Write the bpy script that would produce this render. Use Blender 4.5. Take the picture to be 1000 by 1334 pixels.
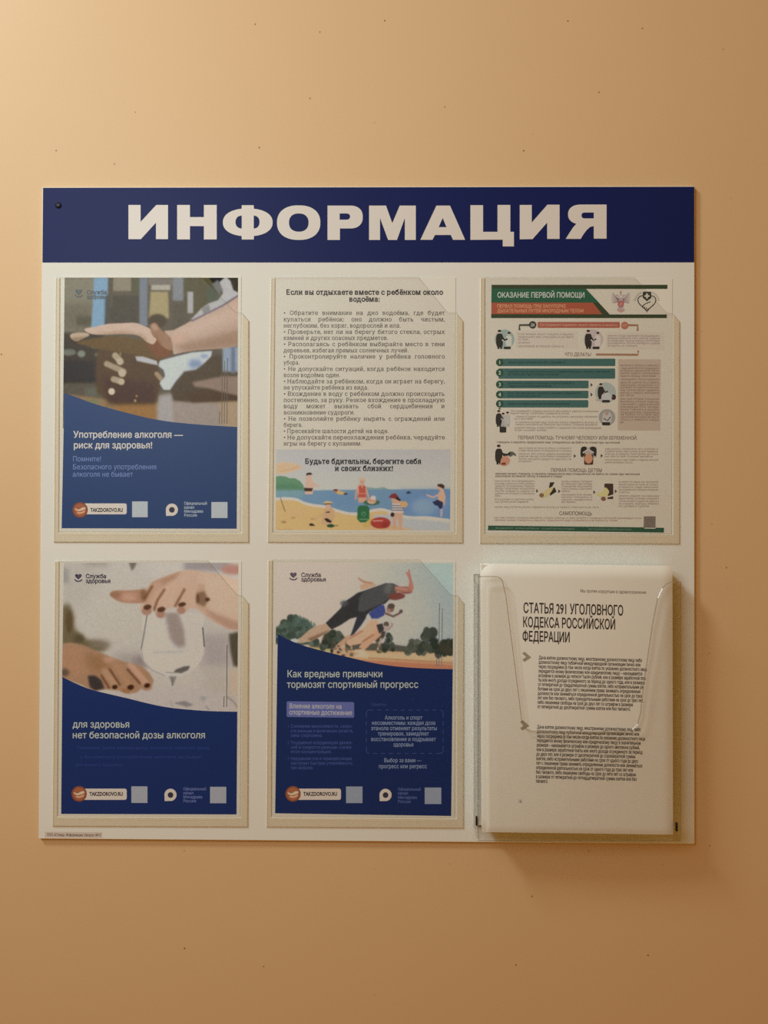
import bpy, math
import numpy as np
from mathutils import Vector, Matrix
from mathutils.geometry import tessellate_polygon

# ------------------------------------------------------------------ scene, camera, light
for o in list(bpy.data.objects):
    bpy.data.objects.remove(o)
SC = bpy.context.scene
COL = SC.collection
SC.view_settings.view_transform = 'Standard'
SC.view_settings.look = 'None'
SC.view_settings.exposure = 0.0
SC.view_settings.gamma = 1.0
SC.view_settings.use_curve_mapping = False
SC.cycles.use_denoising = False
SC.cycles.use_adaptive_sampling = False

ZC = 1.50            # height of the board's centre above the floor
YB = 0.005           # board front stands this far off the wall (wall face is y = 0)
CAM_LOC = Vector((0.03162181, -0.92352137 - YB, ZC - 0.00485439))
YAW, PITCH, ROLL = 0.0119593, 0.00678906, 0.00294591
CAM_ROT = (Matrix.Rotation(YAW, 3, 'Z') @ Matrix.Rotation(PITCH, 3, 'X') @
           Matrix.Rotation(math.pi / 2, 3, 'X') @ Matrix.Rotation(ROLL, 3, 'Z'))
FOC = 1050.0         # focal length in pixels of the 1000 x 1334 frame
cam = bpy.data.cameras.new('camera')
cam.sensor_fit = 'VERTICAL'
cam.sensor_height = 36.0
cam.sensor_width = 27.0
cam.lens = 36.0 * FOC / 1334.0
cam.clip_start = 0.01
cam_o = bpy.data.objects.new('camera', cam)
cam_o.matrix_world = Matrix.Translation(CAM_LOC) @ CAM_ROT.to_4x4()
COL.objects.link(cam_o)
SC.camera = cam_o

world = bpy.data.worlds.new('room_glow')
SC.world = world
world.use_nodes = True
bg = world.node_tree.nodes['Background']
bg.inputs['Color'].default_value = (1.0, 0.45, 0.09, 1)
# the dim corridor opposite the wall glows less than the warm floor, ceiling and sides
wn = world.node_tree
wtc = wn.nodes.new('ShaderNodeTexCoord')
wsx = wn.nodes.new('ShaderNodeSeparateXYZ')
wn.links.new(wtc.outputs['Generated'], wsx.inputs[0])
wmr = wn.nodes.new('ShaderNodeMapRange')
wmr.interpolation_type = 'SMOOTHSTEP'
wmr.inputs['From Min'].default_value = -0.92
wmr.inputs['From Max'].default_value = -0.60
wmr.inputs['To Min'].default_value = 0.09
wmr.inputs['To Max'].default_value = 0.42
wn.links.new(wsx.outputs['Y'], wmr.inputs['Value'])
wn.links.new(wmr.outputs['Result'], bg.inputs['Strength'])

def lamp(name, loc, aim, energy, size, color):
    l = bpy.data.lights.new(name, 'AREA')
    l.shape = 'DISK'
    l.size = size
    l.energy = energy
    l.color = color
    o = bpy.data.objects.new(name, l)
    o.location = loc
    o.rotation_euler = (Vector(aim) - Vector(loc)).to_track_quat('-Z', 'Y').to_euler()
    COL.objects.link(o)

# a near wall lamp and a ceiling lamp farther up the corridor, both up and to the left
lamp('corridor_lamp', (-0.52, -1.05, ZC + 0.50), (-0.10, 0.0, ZC + 0.15), 4.9, 0.5, (0.88, 0.98, 0.99))
lamp('ceiling_lamp', (-1.50, -1.05, ZC + 1.75), (-0.15, 0.0, ZC + 0.1), 26.0, 0.42, (0.88, 0.98, 0.97))

# ------------------------------------------------------------------ helpers
def P(px, py, d=0.0):
    """Point on the plane d metres in front of the board, seen at photo position px, py."""
    r = CAM_ROT @ Vector(((px - 500.0) / FOC, -(py - 667.0) / FOC, -1.0))
    t = (-(YB + d) - CAM_LOC.y) / r.y
    return CAM_LOC + r * t

def s2l(c):
    c = np.asarray(c, float) / 255.0
    return np.where(c <= 0.04045, c / 12.92, ((c + 0.055) / 1.055) ** 2.4)

PAPER = 0.87
def alb(c, white):
    """Ink colour from how it looks beside the paper's own white."""
    return np.clip(s2l(c) / s2l(white) * PAPER, 0.004, 0.9)

def newmat(name, col=(0.8, 0.8, 0.8), rough=0.5, spec=0.4):
    m = bpy.data.materials.new(name)
    m.use_nodes = True
    b = m.node_tree.nodes['Principled BSDF']
    b.inputs['Base Color'].default_value = (*col, 1)
    b.inputs['Roughness'].default_value = rough
    b.inputs['Specular IOR Level'].default_value = spec
    return m

def noise_mat(name, col, rough, spec, scale, amount, bump=0.0, bscale=200.0):
    m = newmat(name, col, rough, spec)
    nt = m.node_tree
    b = nt.nodes['Principled BSDF']
    tc = nt.nodes.new('ShaderNodeTexCoord')
    nz = nt.nodes.new('ShaderNodeTexNoise')
    nz.inputs['Scale'].default_value = scale
    nz.inputs['Detail'].default_value = 4
    nt.links.new(tc.outputs['Object'], nz.inputs['Vector'])
    mx = nt.nodes.new('ShaderNodeMix')
    mx.data_type = 'RGBA'
    nt.links.new(nz.outputs['Fac'], mx.inputs['Factor'])
    mx.inputs['A'].default_value = (*[c * (1 - amount) for c in col], 1)
    mx.inputs['B'].default_value = (*[min(1, c * (1 + amount)) for c in col], 1)
    nt.links.new(mx.outputs['Result'], b.inputs['Base Color'])
    if bump:
        n2 = nt.nodes.new('ShaderNodeTexNoise')
        n2.inputs['Scale'].default_value = bscale
        n2.inputs['Detail'].default_value = 3
        nt.links.new(tc.outputs['Object'], n2.inputs['Vector'])
        bp = nt.nodes.new('ShaderNodeBump')
        bp.inputs['Strength'].default_value = bump
        bp.inputs['Distance'].default_value = 0.001
        nt.links.new(n2.outputs['Fac'], bp.inputs['Height'])
        nt.links.new(bp.outputs['Normal'], b.inputs['Normal'])
    return m, mx

def clear_mat(name, tint, gloss_rough, f0, edge=0.0, edge_col=(0.8, 0.8, 0.75)):
    """Thin clear plastic: straight-through light plus Fresnel gloss."""
    m = bpy.data.materials.new(name)
    m.use_nodes = True
    nt = m.node_tree
    nt.nodes.clear()
    out = nt.nodes.new('ShaderNodeOutputMaterial')
    tr = nt.nodes.new('ShaderNodeBsdfTransparent')
    tr.inputs['Color'].default_value = (*tint, 1)
    gl = nt.nodes.new('ShaderNodeBsdfGlossy')
    gl.inputs['Roughness'].default_value = gloss_rough
    # two-sided Schlick reflectance of a thin film
    ge = nt.nodes.new('ShaderNodeNewGeometry')
    dt = nt.nodes.new('ShaderNodeVectorMath'); dt.operation = 'DOT_PRODUCT'
    nt.links.new(ge.outputs['Normal'], dt.inputs[0]); nt.links.new(ge.outputs['Incoming'], dt.inputs[1])
    ab = nt.nodes.new('ShaderNodeMath'); ab.operation = 'ABSOLUTE'
    nt.links.new(dt.outputs['Value'], ab.inputs[0])
    om = nt.nodes.new('ShaderNodeMath'); om.operation = 'SUBTRACT'; om.inputs[0].default_value = 1.0
    nt.links.new(ab.outputs[0], om.inputs[1])
    pw = nt.nodes.new('ShaderNodeMath'); pw.operation = 'POWER'; pw.inputs[1].default_value = 5.0
    nt.links.new(om.outputs[0], pw.inputs[0])
    ma = nt.nodes.new('ShaderNodeMath'); ma.operation = 'MULTIPLY_ADD'
    ma.inputs[1].default_value = 0.96; ma.inputs[2].default_value = f0
    nt.links.new(pw.outputs[0], ma.inputs[0])
    mx = nt.nodes.new('ShaderNodeMixShader')
    nt.links.new(ma.outputs[0], mx.inputs['Fac'])
    last = tr
    if edge > 0:
        df = nt.nodes.new('ShaderNodeBsdfDiffuse')
        df.inputs['Color'].default_value = (*edge_col, 1)
        m2 = nt.nodes.new('ShaderNodeMixShader')
        m2.inputs['Fac'].default_value = edge
        nt.links.new(tr.outputs[0], m2.inputs[1])
        nt.links.new(df.outputs[0], m2.inputs[2])
        last = m2
    nt.links.new(last.outputs[0], mx.inputs[1])
    nt.links.new(gl.outputs[0], mx.inputs[2])
    nt.links.new(mx.outputs[0], out.inputs['Surface'])
    return m

def ink_mat(name, rough, spec):
    m = newmat(name, (0.5, 0.5, 0.5), rough, spec)
    nt = m.node_tree
    at = nt.nodes.new('ShaderNodeAttribute')
    at.attribute_name = 'Col'
    nt.links.new(at.outputs['Color'], nt.nodes['Principled BSDF'].inputs['Base Color'])
    return m

INK = ink_mat('printed_ink', 0.55, 0.18)
PAPER_M, _ = noise_mat('white_paper', (0.865, 0.895, 0.84), 0.6, 0.25, 60, 0.015)
CLEAR = clear_mat('clear_pocket_film', (0.985, 0.982, 0.975), 0.45, 0.014)
CLEAR_EDGE = clear_mat('cut_plastic_edge', (0.90, 0.88, 0.85), 0.25, 0.02, 0.16, (0.50, 0.47, 0.40))
ACRYL = clear_mat('clear_acrylic', (0.992, 0.99, 0.985), 0.15, 0.012)
ACRYL_EDGE = clear_mat('polished_acrylic_edge', (0.66, 0.63, 0.57), 0.16, 0.08, 0.30, (0.50, 0.46, 0.38))
TAPE, _ = noise_mat('yellowed_tape', (0.83, 0.79, 0.64), 0.55, 0.25, 40, 0.04)
BOARD_M, _ = noise_mat('white_board_plastic', (0.845, 0.885, 0.845), 0.70, 0.08, 8, 0.01)
BLUE_M, _ = noise_mat('blue_header_film', (0.008, 0.017, 0.115), 0.48, 0.20, 8, 0.02)
LETTER_M = newmat('white_letter_film', (0.80, 0.79, 0.76), 0.4, 0.4)
BLACK_M = newmat('black_plastic', (0.012, 0.011, 0.010), 0.4, 0.4)
SCREW_M = newmat('dark_screw_metal', (0.010, 0.010, 0.024), 0.6, 0.2)

def tess(loops):
    pts = [p for l in loops for p in l]
    tris = tessellate_polygon([[Vector((p[0], p[1], 0)) for p in l] for l in loops])
    return pts, tris

class MB:
    def __init__(s):
        s.v, s.f, s.c, s.mi, s.sm = [], [], [], [], []
    def face(s, ids, mi=0, smooth=False):
        s.f.append(tuple(ids)); s.mi.append(mi); s.sm.append(smooth)
    def add(s, pts3, col=(0.8, 0.8, 0.8)):
        n = len(s.v)
        s.v.extend(pts3)
        s.c.extend([tuple(col)] * len(pts3))
        return n
    def poly(s, loops, d, col=(0.8, 0.8, 0.8), mi=0):
        """Flat print in photo positions; d is a depth or a function of the position."""
        if not isinstance(loops[0][0], (tuple, list, np.ndarray)):
            loops = [loops]
        pts, tris = tess(loops)
        fd = d if callable(d) else (lambda x, y: d)
        n = s.add([P(p[0], p[1], fd(p[0], p[1])) for p in pts], col)
        for t in tris:
            a, b, c = pts[t[0]], pts[t[1]], pts[t[2]]
            z = (b[0] - a[0]) * (c[1] - a[1]) - (b[1] - a[1]) * (c[0] - a[0])
            t = t if z < 0 else t[::-1]
            s.face([n + i for i in t], mi)
    def slab(s, outline, d0, d1, bevel=0.0, m_face=0, m_edge=0, slope=1.0):
        """Sheet between depths d0 and d1 with a bevelled rim (bevel in px)."""
        def area(l):
            return sum(l[i - 1][0] * l[i][1] - l[i][0] * l[i - 1][1] for i in range(len(l))) / 2
        def inset(l, b):
            out = []
            n = len(l)
            for i in range(n):
                p0, p1, p2 = (np.array(l[i - 1], float), np.array(l[i], float), np.array(l[(i + 1) % n], float))
                e1 = (p1 - p0) / (np.linalg.norm(p1 - p0) + 1e-9)
                e2 = (p2 - p1) / (np.linalg.norm(p2 - p1) + 1e-9)
                n1, n2 = np.array([-e1[1], e1[0]]), np.array([-e2[1], e2[0]])
                m = n1 + n2
                m = m / max(0.4, float(np.dot(m, m)) / 2)
                out.append(tuple(p1 + m * b))
            return out
        l = list(outline)
        if area(l) < 0:
            l = l[::-1]
        inn = inset(l, bevel) if bevel else l
        db = bevel * 0.0009 * slope if bevel else 0.0
        db = min(db, (d1 - d0) * 0.6)
        pts, tris = tess([inn])
        n = s.add([P(x, y, d1) for x, y in inn])
        for t in tris:
            a, b, c = inn[t[0]], inn[t[1]], inn[t[2]]
            z = (b[0] - a[0]) * (c[1] - a[1]) - (b[1] - a[1]) * (c[0] - a[0])
            t = t if z < 0 else t[::-1]
            s.face([n + i for i in t], m_face)
        k = len(l)
        # outer loops keep the front plane's x, z so the sheet's sides run square to the board
        ref = [P(x, y, d1) for x, y in l]
        def at(dd):
            return [Vector((q.x, -(YB + dd), q.z)) for q in ref]
        m1 = s.add(at(d1 - db)); m0 = s.add(at(d0))
        for i in range(k):
            j = (i + 1) % k
            if bevel:
                s.face((n + i, m1 + i, m1 + j, n + j)[::-1] if False else (n + i, m1 + i, m1 + j, n + j), m_edge)
            s.face((m1 + i, m0 + i, m0 + j, m1 + j), m_edge)
        pts, tris = tess([l])
        for t in tris:
            a, b, c = l[t[0]], l[t[1]], l[t[2]]
            z = (b[0] - a[0]) * (c[1] - a[1]) - (b[1] - a[1]) * (c[0] - a[0])
            t = t if z > 0 else t[::-1]
            s.face([m0 + i for i in t], m_face)
    def build(s, name, mats, parent=None, loc=None):
        if not isinstance(mats, (list, tuple)):
            mats = [mats]
        base = Vector((0, 0, 0))
        if parent is not None:
            q = parent
            while q is not None:
                base = base + q.location
                q = q.parent
        me = bpy.data.meshes.new(name)
        me.from_pydata([tuple(Vector(v) - base) for v in s.v], [], s.f)
        for m in mats:
            me.materials.append(m)
        me.polygons.foreach_set('material_index', s.mi)
        me.polygons.foreach_set('use_smooth', s.sm)
        ca = me.color_attributes.new('Col', 'FLOAT_COLOR', 'POINT')
        arr = np.ones((len(s.v), 4), np.float32)
        arr[:, :3] = np.array(s.c, np.float32).reshape(-1, 3)
        ca.data.foreach_set('color', arr.ravel())
        me.update()
        o = bpy.data.objects.new(name, me)
        COL.objects.link(o)
        if parent is not None:
            o.parent = parent
        return o

def thing(name, label, cat, loc, group=None):
    o = bpy.data.objects.new(name, None)
    o.empty_display_size = 0.05
    o.location = loc
    o['label'] = label
    o['category'] = cat
    if group:
        o['group'] = group
    COL.objects.link(o)
    return o

# ---- curves in photo positions
def spline(pts, n=8, closed=True):
    p = [np.array(q, float) for q in pts]
    k = len(p)
    out = []
    rng = range(k) if closed else range(k - 1)
    for i in rng:
        if closed:
            a, b, c, d = p[i - 1], p[i], p[(i + 1) % k], p[(i + 2) % k]
        else:
            a, b, c, d = p[max(i - 1, 0)], p[i], p[i + 1], p[min(i + 2, k - 1)]
        for t in np.linspace(0, 1, n, endpoint=False):
            out.append(tuple(0.5 * ((2 * b) + (c - a) * t + (2 * a - 5 * b + 4 * c - d) * t * t + (3 * b - a - 3 * c + d) * t ** 3)))
    if not closed:
        out.append(tuple(p[-1]))
    return out

def ell(cx, cy, rx, ry=None, n=28, e=2.0, a0=0.0, a1=2 * math.pi):
    ry = rx if ry is None else ry
    out = []
    full = abs(a1 - a0 - 2 * math.pi) < 1e-6
    for i in range(n if full else n + 1):
        a = a0 + (a1 - a0) * i / n
        c, s = math.cos(a), math.sin(a)
        out.append((cx + rx * math.copysign(abs(c) ** (2 / e), c), cy + ry * math.copysign(abs(s) ** (2 / e), s)))
    return out

def rrect(x0, y0, x1, y1, r, n=5):
    out = []
    for cx, cy, a in ((x1 - r, y0 + r, -90), (x1 - r, y1 - r, 0), (x0 + r, y1 - r, 90), (x0 + r, y0 + r, 180)):
        for i in range(n + 1):
            t = math.radians(a + 90 * i / n)
            out.append((cx + r * math.cos(t), cy + r * math.sin(t)))
    return out

def ribbon(pts, w):
    p = [np.array(q, float) for q in pts]
    L, R = [], []
    for i in range(len(p)):
        t = p[min(i + 1, len(p) - 1)] - p[max(i - 1, 0)]
        t = t / (np.linalg.norm(t) + 1e-9)
        n = np.array([-t[1], t[0]]) * w / 2
        L.append(tuple(p[i] + n)); R.append(tuple(p[i] - n))
    return L + R[::-1]

# ------------------------------------------------------------------ lettering
class Font:
    """Glyph outlines from the built-in typeface; optional heavier strokes and added serifs."""
    def __init__(s, offset=0.0, res=2, serif=0.0, contrast=0.0):
        s.off, s.res, s.serif = offset, res, serif
        s.cache = {}
        c = bpy.data.curves.new('glyph', 'FONT')
        s.cu = c
        s.ob = bpy.data.objects.new('glyph', c)
        COL.objects.link(s.ob)
        s.bar = max(l[:, 0].max() for l in s._loops('|'))
    def _loops(s, body):
        """Closed outlines of the text, sampled from the typeface's own curves."""
        s.cu.body = body
        bpy.context.view_layer.update()
        cu = s.ob.to_curve(bpy.context.evaluated_depsgraph_get())
        loops = []
        for sp in cu.splines:
            bp = sp.bezier_points
            k = len(bp)
            l = []
            for i in range(k):
                p0, p1 = bp[i], bp[(i + 1) % k]
                a, h0, h1, e = [np.array(q[:2]) for q in (p0.co, p0.handle_right, p1.handle_left, p1.co)]
                l.append(a)
                ch = e - a
                dev = max(abs(ch[0] * (h[1] - a[1]) - ch[1] * (h[0] - a[0])) for h in (h0, h1)) / (np.linalg.norm(ch) + 1e-9)
                n = 1 if dev < 0.004 else s.res + 1
                for j in range(1, n):
                    t = j / n
                    l.append((1 - t) ** 3 * a + 3 * (1 - t) ** 2 * t * h0 + 3 * (1 - t) * t * t * h1 + t ** 3 * e)
            q = [l[0]]
            for p in l[1:]:
                if np.linalg.norm(p - q[-1]) > 1e-4:
                    q.append(p)
            if np.linalg.norm(q[0] - q[-1]) < 1e-4:
                q.pop()
            if len(q) > 2:
                loops.append(np.array(q))
        s.ob.to_curve_clear()
        return loops
    def _mesh(s, body):
        loops = s._loops(body)
        if not loops:
            return np.zeros((0, 2)), []
        def area(l):
            x, y = l[:, 0], l[:, 1]
            return 0.5 * float(np.sum(np.roll(x, 1) * y - x * np.roll(y, 1)))
        ar = [area(l) for l in loops]
        sg = math.copysign(1, max(ar, key=abs))
        if s.off:
            out = []
            for l in loops:
                e = np.roll(l, -1, 0) - l
                e = e / (np.linalg.norm(e, axis=1)[:, None] + 1e-9)
                nrm = np.stack([e[:, 1], -e[:, 0]], 1) * sg
                m = nrm + np.roll(nrm, 1, 0)
                m = m / np.maximum(0.5, (m * m).sum(1) / 2)[:, None]
                out.append(l + m * s.off)
            loops = out
        def simple(l, depth=0):
            # cut an outline that crosses itself into loops that do not
            n = len(l)
            if depth > 8:
                return [l]
            for i in range(n):
                a, b = l[i], l[(i + 1) % n]
                for j in range(i + 2, n):
                    if i == 0 and j == n - 1:
                        continue
                    c, d = l[j], l[(j + 1) % n]
                    r, q = b - a, d - c
                    den = r[0] * q[1] - r[1] * q[0]
                    if abs(den) < 1e-12:
                        continue
                    t = ((c[0] - a[0]) * q[1] - (c[1] - a[1]) * q[0]) / den
                    u = ((c[0] - a[0]) * r[1] - (c[1] - a[1]) * r[0]) / den
                    if 1e-6 < t < 1 - 1e-6 and 1e-6 < u < 1 - 1e-6:
                        p = a + r * t
                        l1 = np.vstack([[p], l[i + 1:j + 1]])
                        l2 = np.vstack([[p], l[j + 1:], l[:i + 1]])
                        return simple(l1, depth + 1) + simple(l2, depth + 1)
            return [l]
        loops = [q for l in loops for q in simple(l) if len(q) > 2]
        ar = [area(l) for l in loops]
        def inside(p, l):
            r = False
            for i in range(len(l)):
                (xa, ya), (xb, yb) = l[i - 1], l[i]
                if (ya > p[1]) != (yb > p[1]) and p[0] < (xb - xa) * (p[1] - ya) / (yb - ya) + xa:
                    r = not r
            return r
        V, F = [], []
        holes = [l for l, a in zip(loops, ar) if a * sg < 0]
        for l, a in zip(loops, ar):
            if a * sg < 0:
                continue
            grp = [l] + [h for h in holes if inside((h[len(h) // 3] + h[len(h) // 3 + 1]) / 2, l)]
            pts, tris = tess(grp)
            n = len(V)
            V.extend(pts)
            F.extend(tuple(n + i for i in t) for t in tris)
        return np.array(V), F
    def glyph(s, ch):
        if ch in s.cache:
            return s.cache[ch]
        adv = max(l[:, 0].max() for l in s._loops(ch + '|')) - s.bar
        if ch == ' ':
            g = (np.zeros((0, 2)), [], adv)
        else:
            v, f = s._mesh(ch)
            f = list(f)
            if s.serif and ch not in 'оОсСеёэ.,:!•—':
                cnt = {}
                for q in f:
                    for i in range(len(q)):
                        e = tuple(sorted((q[i - 1], q[i])))
                        cnt[e] = cnt.get(e, 0) + 1
                add = []
                for (a, b), k in cnt.items():
                    if k != 1:
                        continue
                    y = (v[a][1] + v[b][1]) / 2
                    w = abs(v[a][0] - v[b][0])
                    if abs(v[a][1] - v[b][1]) < 0.01 and 0.04 < w < 0.24 and min(abs(y - L) for L in (0, 0.546, 0.728, -0.2)) < 0.035:
                        x0, x1 = min(v[a][0], v[b][0]), max(v[a][0], v[b][0])
                        up = 1 if y < 0.2 else -1
                        add.append((x0 - s.serif, x1 + s.serif, y, y + up * 0.055))
                for x0, x1, y0, y1 in add:
                    n = len(v)
                    v = np.vstack([v, [[x0, min(y0, y1)], [x1, min(y0, y1)], [x1, max(y0, y1)], [x0, max(y0, y1)]]])
                    f.append((n, n + 1, n + 2, n + 3))
                adv += s.serif * 0.9
            g = (v, f, adv)
        s.cache[ch] = g
        return g
    def width(s, t):
        return sum(s.glyph(c)[2] for c in t)
    def done(s):
        bpy.data.objects.remove(s.ob)
        bpy.data.curves.remove(s.cu)

SANS = Font(0.0)
BOLD = Font(0.018)
LIGHT = Font(0.008)
HEAVY = Font(0.034)
SERIF = Font(0.008, serif=0.06)
SERIFB = Font(0.034, serif=0.07)

def text(mb, t, x0, y0, cap, d, col, font=SANS, x1=None, y1=None, justify=False, center=False, slant=0.0, mi=0):
    """One line: left end x0 on baseline y0, capitals cap px high, fitted to x1 (baseline may tilt to y1)."""
    sc = cap / 0.728
    w = font.width(t) * sc
    sx, gap = sc, 0.0
    if x1 is not None and not center:
        if justify:
            nsp = t.count(' ')
            if nsp:
                sx = sc * min(1.0, (x1 - x0) / w)
                gap = ((x1 - x0) - font.width(t) * sx) / nsp
        else:
            sx = sc * (x1 - x0) / w
    if center:
        x0 = x0 - w / 2
    sl = 0.0 if y1 is None else (y1 - y0) / (x1 - x0)
    fd = d if callable(d) else (lambda a, b: d)
    x = x0
    for ch in t:
        v, f, adv = font.glyph(ch)
        if len(v):
            pts = []
            for vx, vy in v:
                X = x + vx * sx + slant * vy * sc
                Y = y0 - vy * sc + sl * (X - x0)
                pts.append(P(X, Y, fd(X, Y)))
            n = mb.add(pts, col)
            for q in f:
                a, b, c = v[q[0]], v[q[1]], v[q[2]]
                z = (b[0] - a[0]) * (c[1] - a[1]) - (b[1] - a[1]) * (c[0] - a[0])
                q = q if z > 0 else q[::-1]
                mb.face([n + i for i in q], mi)
        x += adv * sx + (gap if ch == ' ' else 0)

# ------------------------------------------------------------------ painting printed pictures (colours of a print)
class Canvas:
    def __init__(s, x0, y0, x1, y1, k=1.5, base=(128, 128, 128)):
        s.x0, s.y0, s.x1, s.y1, s.k = x0, y0, x1, y1, k
        s.w, s.h = int((x1 - x0) * k) + 1, int((y1 - y0) * k) + 1
        s.a = np.ones((s.h, s.w, 3)) * np.array(base, float)
        yy, xx = np.mgrid[0:s.h, 0:s.w]
        s.X, s.Y = x0 + xx / k, y0 + yy / k
    def _blur(s, m, r):
        r = r * s.k * 0.75
        if r < 0.3:
            return m
        n = int(math.ceil(r * 2.5))
        g = np.exp(-0.5 * (np.arange(-n, n + 1) / r) ** 2)
        g /= g.sum()
        p = np.pad(m, ((n, n), (n, n)), mode='edge')
        p = sum(g[i] * p[:, i:i + m.shape[1]] for i in range(2 * n + 1))
        return sum(g[i] * p[i:i + m.shape[0], :] for i in range(2 * n + 1))
    def mask_poly(s, pts):
        S = 2
        acc = np.zeros((s.h, s.w))
        for oy in (0.25, 0.75):
            for ox in (0.25, 0.75):
                x = s.X + (ox - 0.5) / s.k
                y = s.Y + (oy - 0.5) / s.k
                ins = np.zeros((s.h, s.w), bool)
                for i in range(len(pts)):
                    (xa, ya), (xb, yb) = pts[i - 1], pts[i]
                    if ya == yb:
                        continue
                    c = (ya > y) != (yb > y)
                    ins ^= c & (x < (xb - xa) * (y - ya) / (yb - ya) + xa)
                acc += ins
        return acc / 4
    def put(s, m, col, alpha=1.0, clip=None):
        m = m * alpha
        if clip is not None:
            m = m * clip
        s.a = s.a * (1 - m[..., None]) + np.array(col, float) * m[..., None]
    def poly(s, pts, col, blur=0.6, alpha=1.0, smooth=False, clip=None):
        if smooth:
            pts = spline(pts, 6)
        m = s._blur(s.mask_poly(pts), blur)
        s.put(m, col, alpha, clip)
        return m
    def rect(s, x0, y0, x1, y1, col, blur=0.8, alpha=1.0, clip=None):
        return s.poly([(x0, y0), (x1, y0), (x1, y1), (x0, y1)], col, blur, alpha, False, clip)
    def ell(s, cx, cy, rx, ry, col, blur=0.6, alpha=1.0, clip=None, rot=0.0):
        c, n = math.cos(math.radians(rot)), math.sin(math.radians(rot))
        u = ((s.X - cx) * c + (s.Y - cy) * n) / rx
        v = (-(s.X - cx) * n + (s.Y - cy) * c) / ry
        q = np.sqrt(u * u + v * v)
        m = np.clip((1 - q) * min(rx, ry) * s.k + 0.5, 0, 1)
        m = s._blur(m, blur)
        s.put(m, col, alpha, clip)
        return m
    def stroke(s, pts, w, col, blur=0.4, alpha=1.0, clip=None):
        dd = np.full((s.h, s.w), 1e9)
        for i in range(len(pts) - 1):
            a, b = np.array(pts[i], float), np.array(pts[i + 1], float)
            ab = b - a
            t = np.clip(((s.X - a[0]) * ab[0] + (s.Y - a[1]) * ab[1]) / max(1e-9, ab @ ab), 0, 1)
            dd = np.minimum(dd, np.hypot(s.X - a[0] - t * ab[0], s.Y - a[1] - t * ab[1]))
        m = s._blur(np.clip((w / 2 - dd) * s.k + 0.5, 0, 1), blur)
        s.put(m, col, alpha, clip)
        return m
    def gradv(s, y0, y1, c0, c1):
        t = np.clip((s.Y - y0) / (y1 - y0), 0, 1)[..., None]
        s.a = np.array(c0, float) * (1 - t) + np.array(c1, float) * t
    def mottle(s, amt, seed, blur=1.5, clip=None):
        r = np.random.RandomState(seed).randn(s.h, s.w)
        r = s._blur(r, blur)
        r = r / (r.std() + 1e-9) * amt
        if clip is not None:
            r = r * clip
        s.a = s.a + r[..., None]
    def sample(s, x, y):
        u = np.clip((x - s.x0) * s.k, 0, s.w - 1.001)
        v = np.clip((y - s.y0) * s.k, 0, s.h - 1.001)
        i, j = int(v), int(u)
        fu, fv = u - j, v - i
        return (s.a[i, j] * (1 - fu) * (1 - fv) + s.a[i, j + 1] * fu * (1 - fv) + s.a[i + 1, j] * (1 - fu) * fv + s.a[i + 1, j + 1] * fu * fv)

def picture(name, cv, quad, d, white, parent, step=1.0, haze=(0.008, 0.005, 0.002)):
    """A printed picture as a fine grid that carries the ink colours; quad TL, TR, BR, BL."""
    tl, tr, br, bl = [np.array(q, float) for q in quad]
    nx = int(np.linalg.norm(tr - tl) / step)
    ny = int(np.linalg.norm(bl - tl) / step)
    mb = MB()
    lw = s2l(white)
    for j in range(ny + 1):
        v = j / ny
        for i in range(nx + 1):
            u = i / nx
            q = tl * (1 - u) * (1 - v) + tr * u * (1 - v) + br * u * v + bl * (1 - u) * v
            c = np.clip((s2l(np.clip(cv.sample(q[0], q[1]), 0, 255)) - np.array(haze)) / lw * PAPER, 0.004, 0.9)
            mb.v.append(P(q[0], q[1], d)); mb.c.append(tuple(c))
    for j in range(ny):
        for i in range(nx):
            a = j * (nx + 1) + i
            mb.face((a, a + nx + 1, a + nx + 2, a + 1), 0, True)
    return mb.build(name, INK, parent)

# ------------------------------------------------------------------ the wall
wall_m, wmix = noise_mat('painted_peach_wall', (0.78, 0.555, 0.31), 0.52, 0.50, 5.0, 0.02, 0.05, 160.0)
nt = wall_m.node_tree
b = nt.nodes['Principled BSDF']
tc = nt.nodes.new('ShaderNodeTexCoord')
vo = nt.nodes.new('ShaderNodeTexVoronoi')
vo.voronoi_dimensions = '2D'
vo.inputs['Scale'].default_value = 13.0
wx = nt.nodes.new('ShaderNodeSeparateXYZ'); wc = nt.nodes.new('ShaderNodeCombineXYZ')
nt.links.new(tc.outputs['Object'], wx.inputs[0])
nt.links.new(wx.outputs['X'], wc.inputs['X']); nt.links.new(wx.outputs['Z'], wc.inputs['Y'])
nt.links.new(wc.outputs[0], vo.inputs['Vector'])
lt = nt.nodes.new('ShaderNodeMath'); lt.operation = 'LESS_THAN'
lt.inputs[1].default_value = 0.0125
nt.links.new(vo.outputs['Distance'], lt.inputs[0])
sp = nt.nodes.new('ShaderNodeSeparateColor')
nt.links.new(vo.outputs['Color'], sp.inputs['Color'])
l2 = nt.nodes.new('ShaderNodeMath'); l2.operation = 'LESS_THAN'
l2.inputs[1].default_value = 0.55
nt.links.new(sp.outputs['Red'], l2.inputs[0])
ml = nt.nodes.new('ShaderNodeMath'); ml.operation = 'MULTIPLY'
nt.links.new(lt.outputs[0], ml.inputs[0]); nt.links.new(l2.outputs[0], ml.inputs[1])
m2 = nt.nodes.new('ShaderNodeMath'); m2.operation = 'MULTIPLY'
nt.links.new(ml.outputs[0], m2.inputs[0]); nt.links.new(sp.outputs['Green'], m2.inputs[1])
mx = nt.nodes.new('ShaderNodeMix'); mx.data_type = 'RGBA'
nt.links.new(m2.outputs[0], mx.inputs['Factor'])
nt.links.new(wmix.outputs['Result'], mx.inputs['A'])
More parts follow.
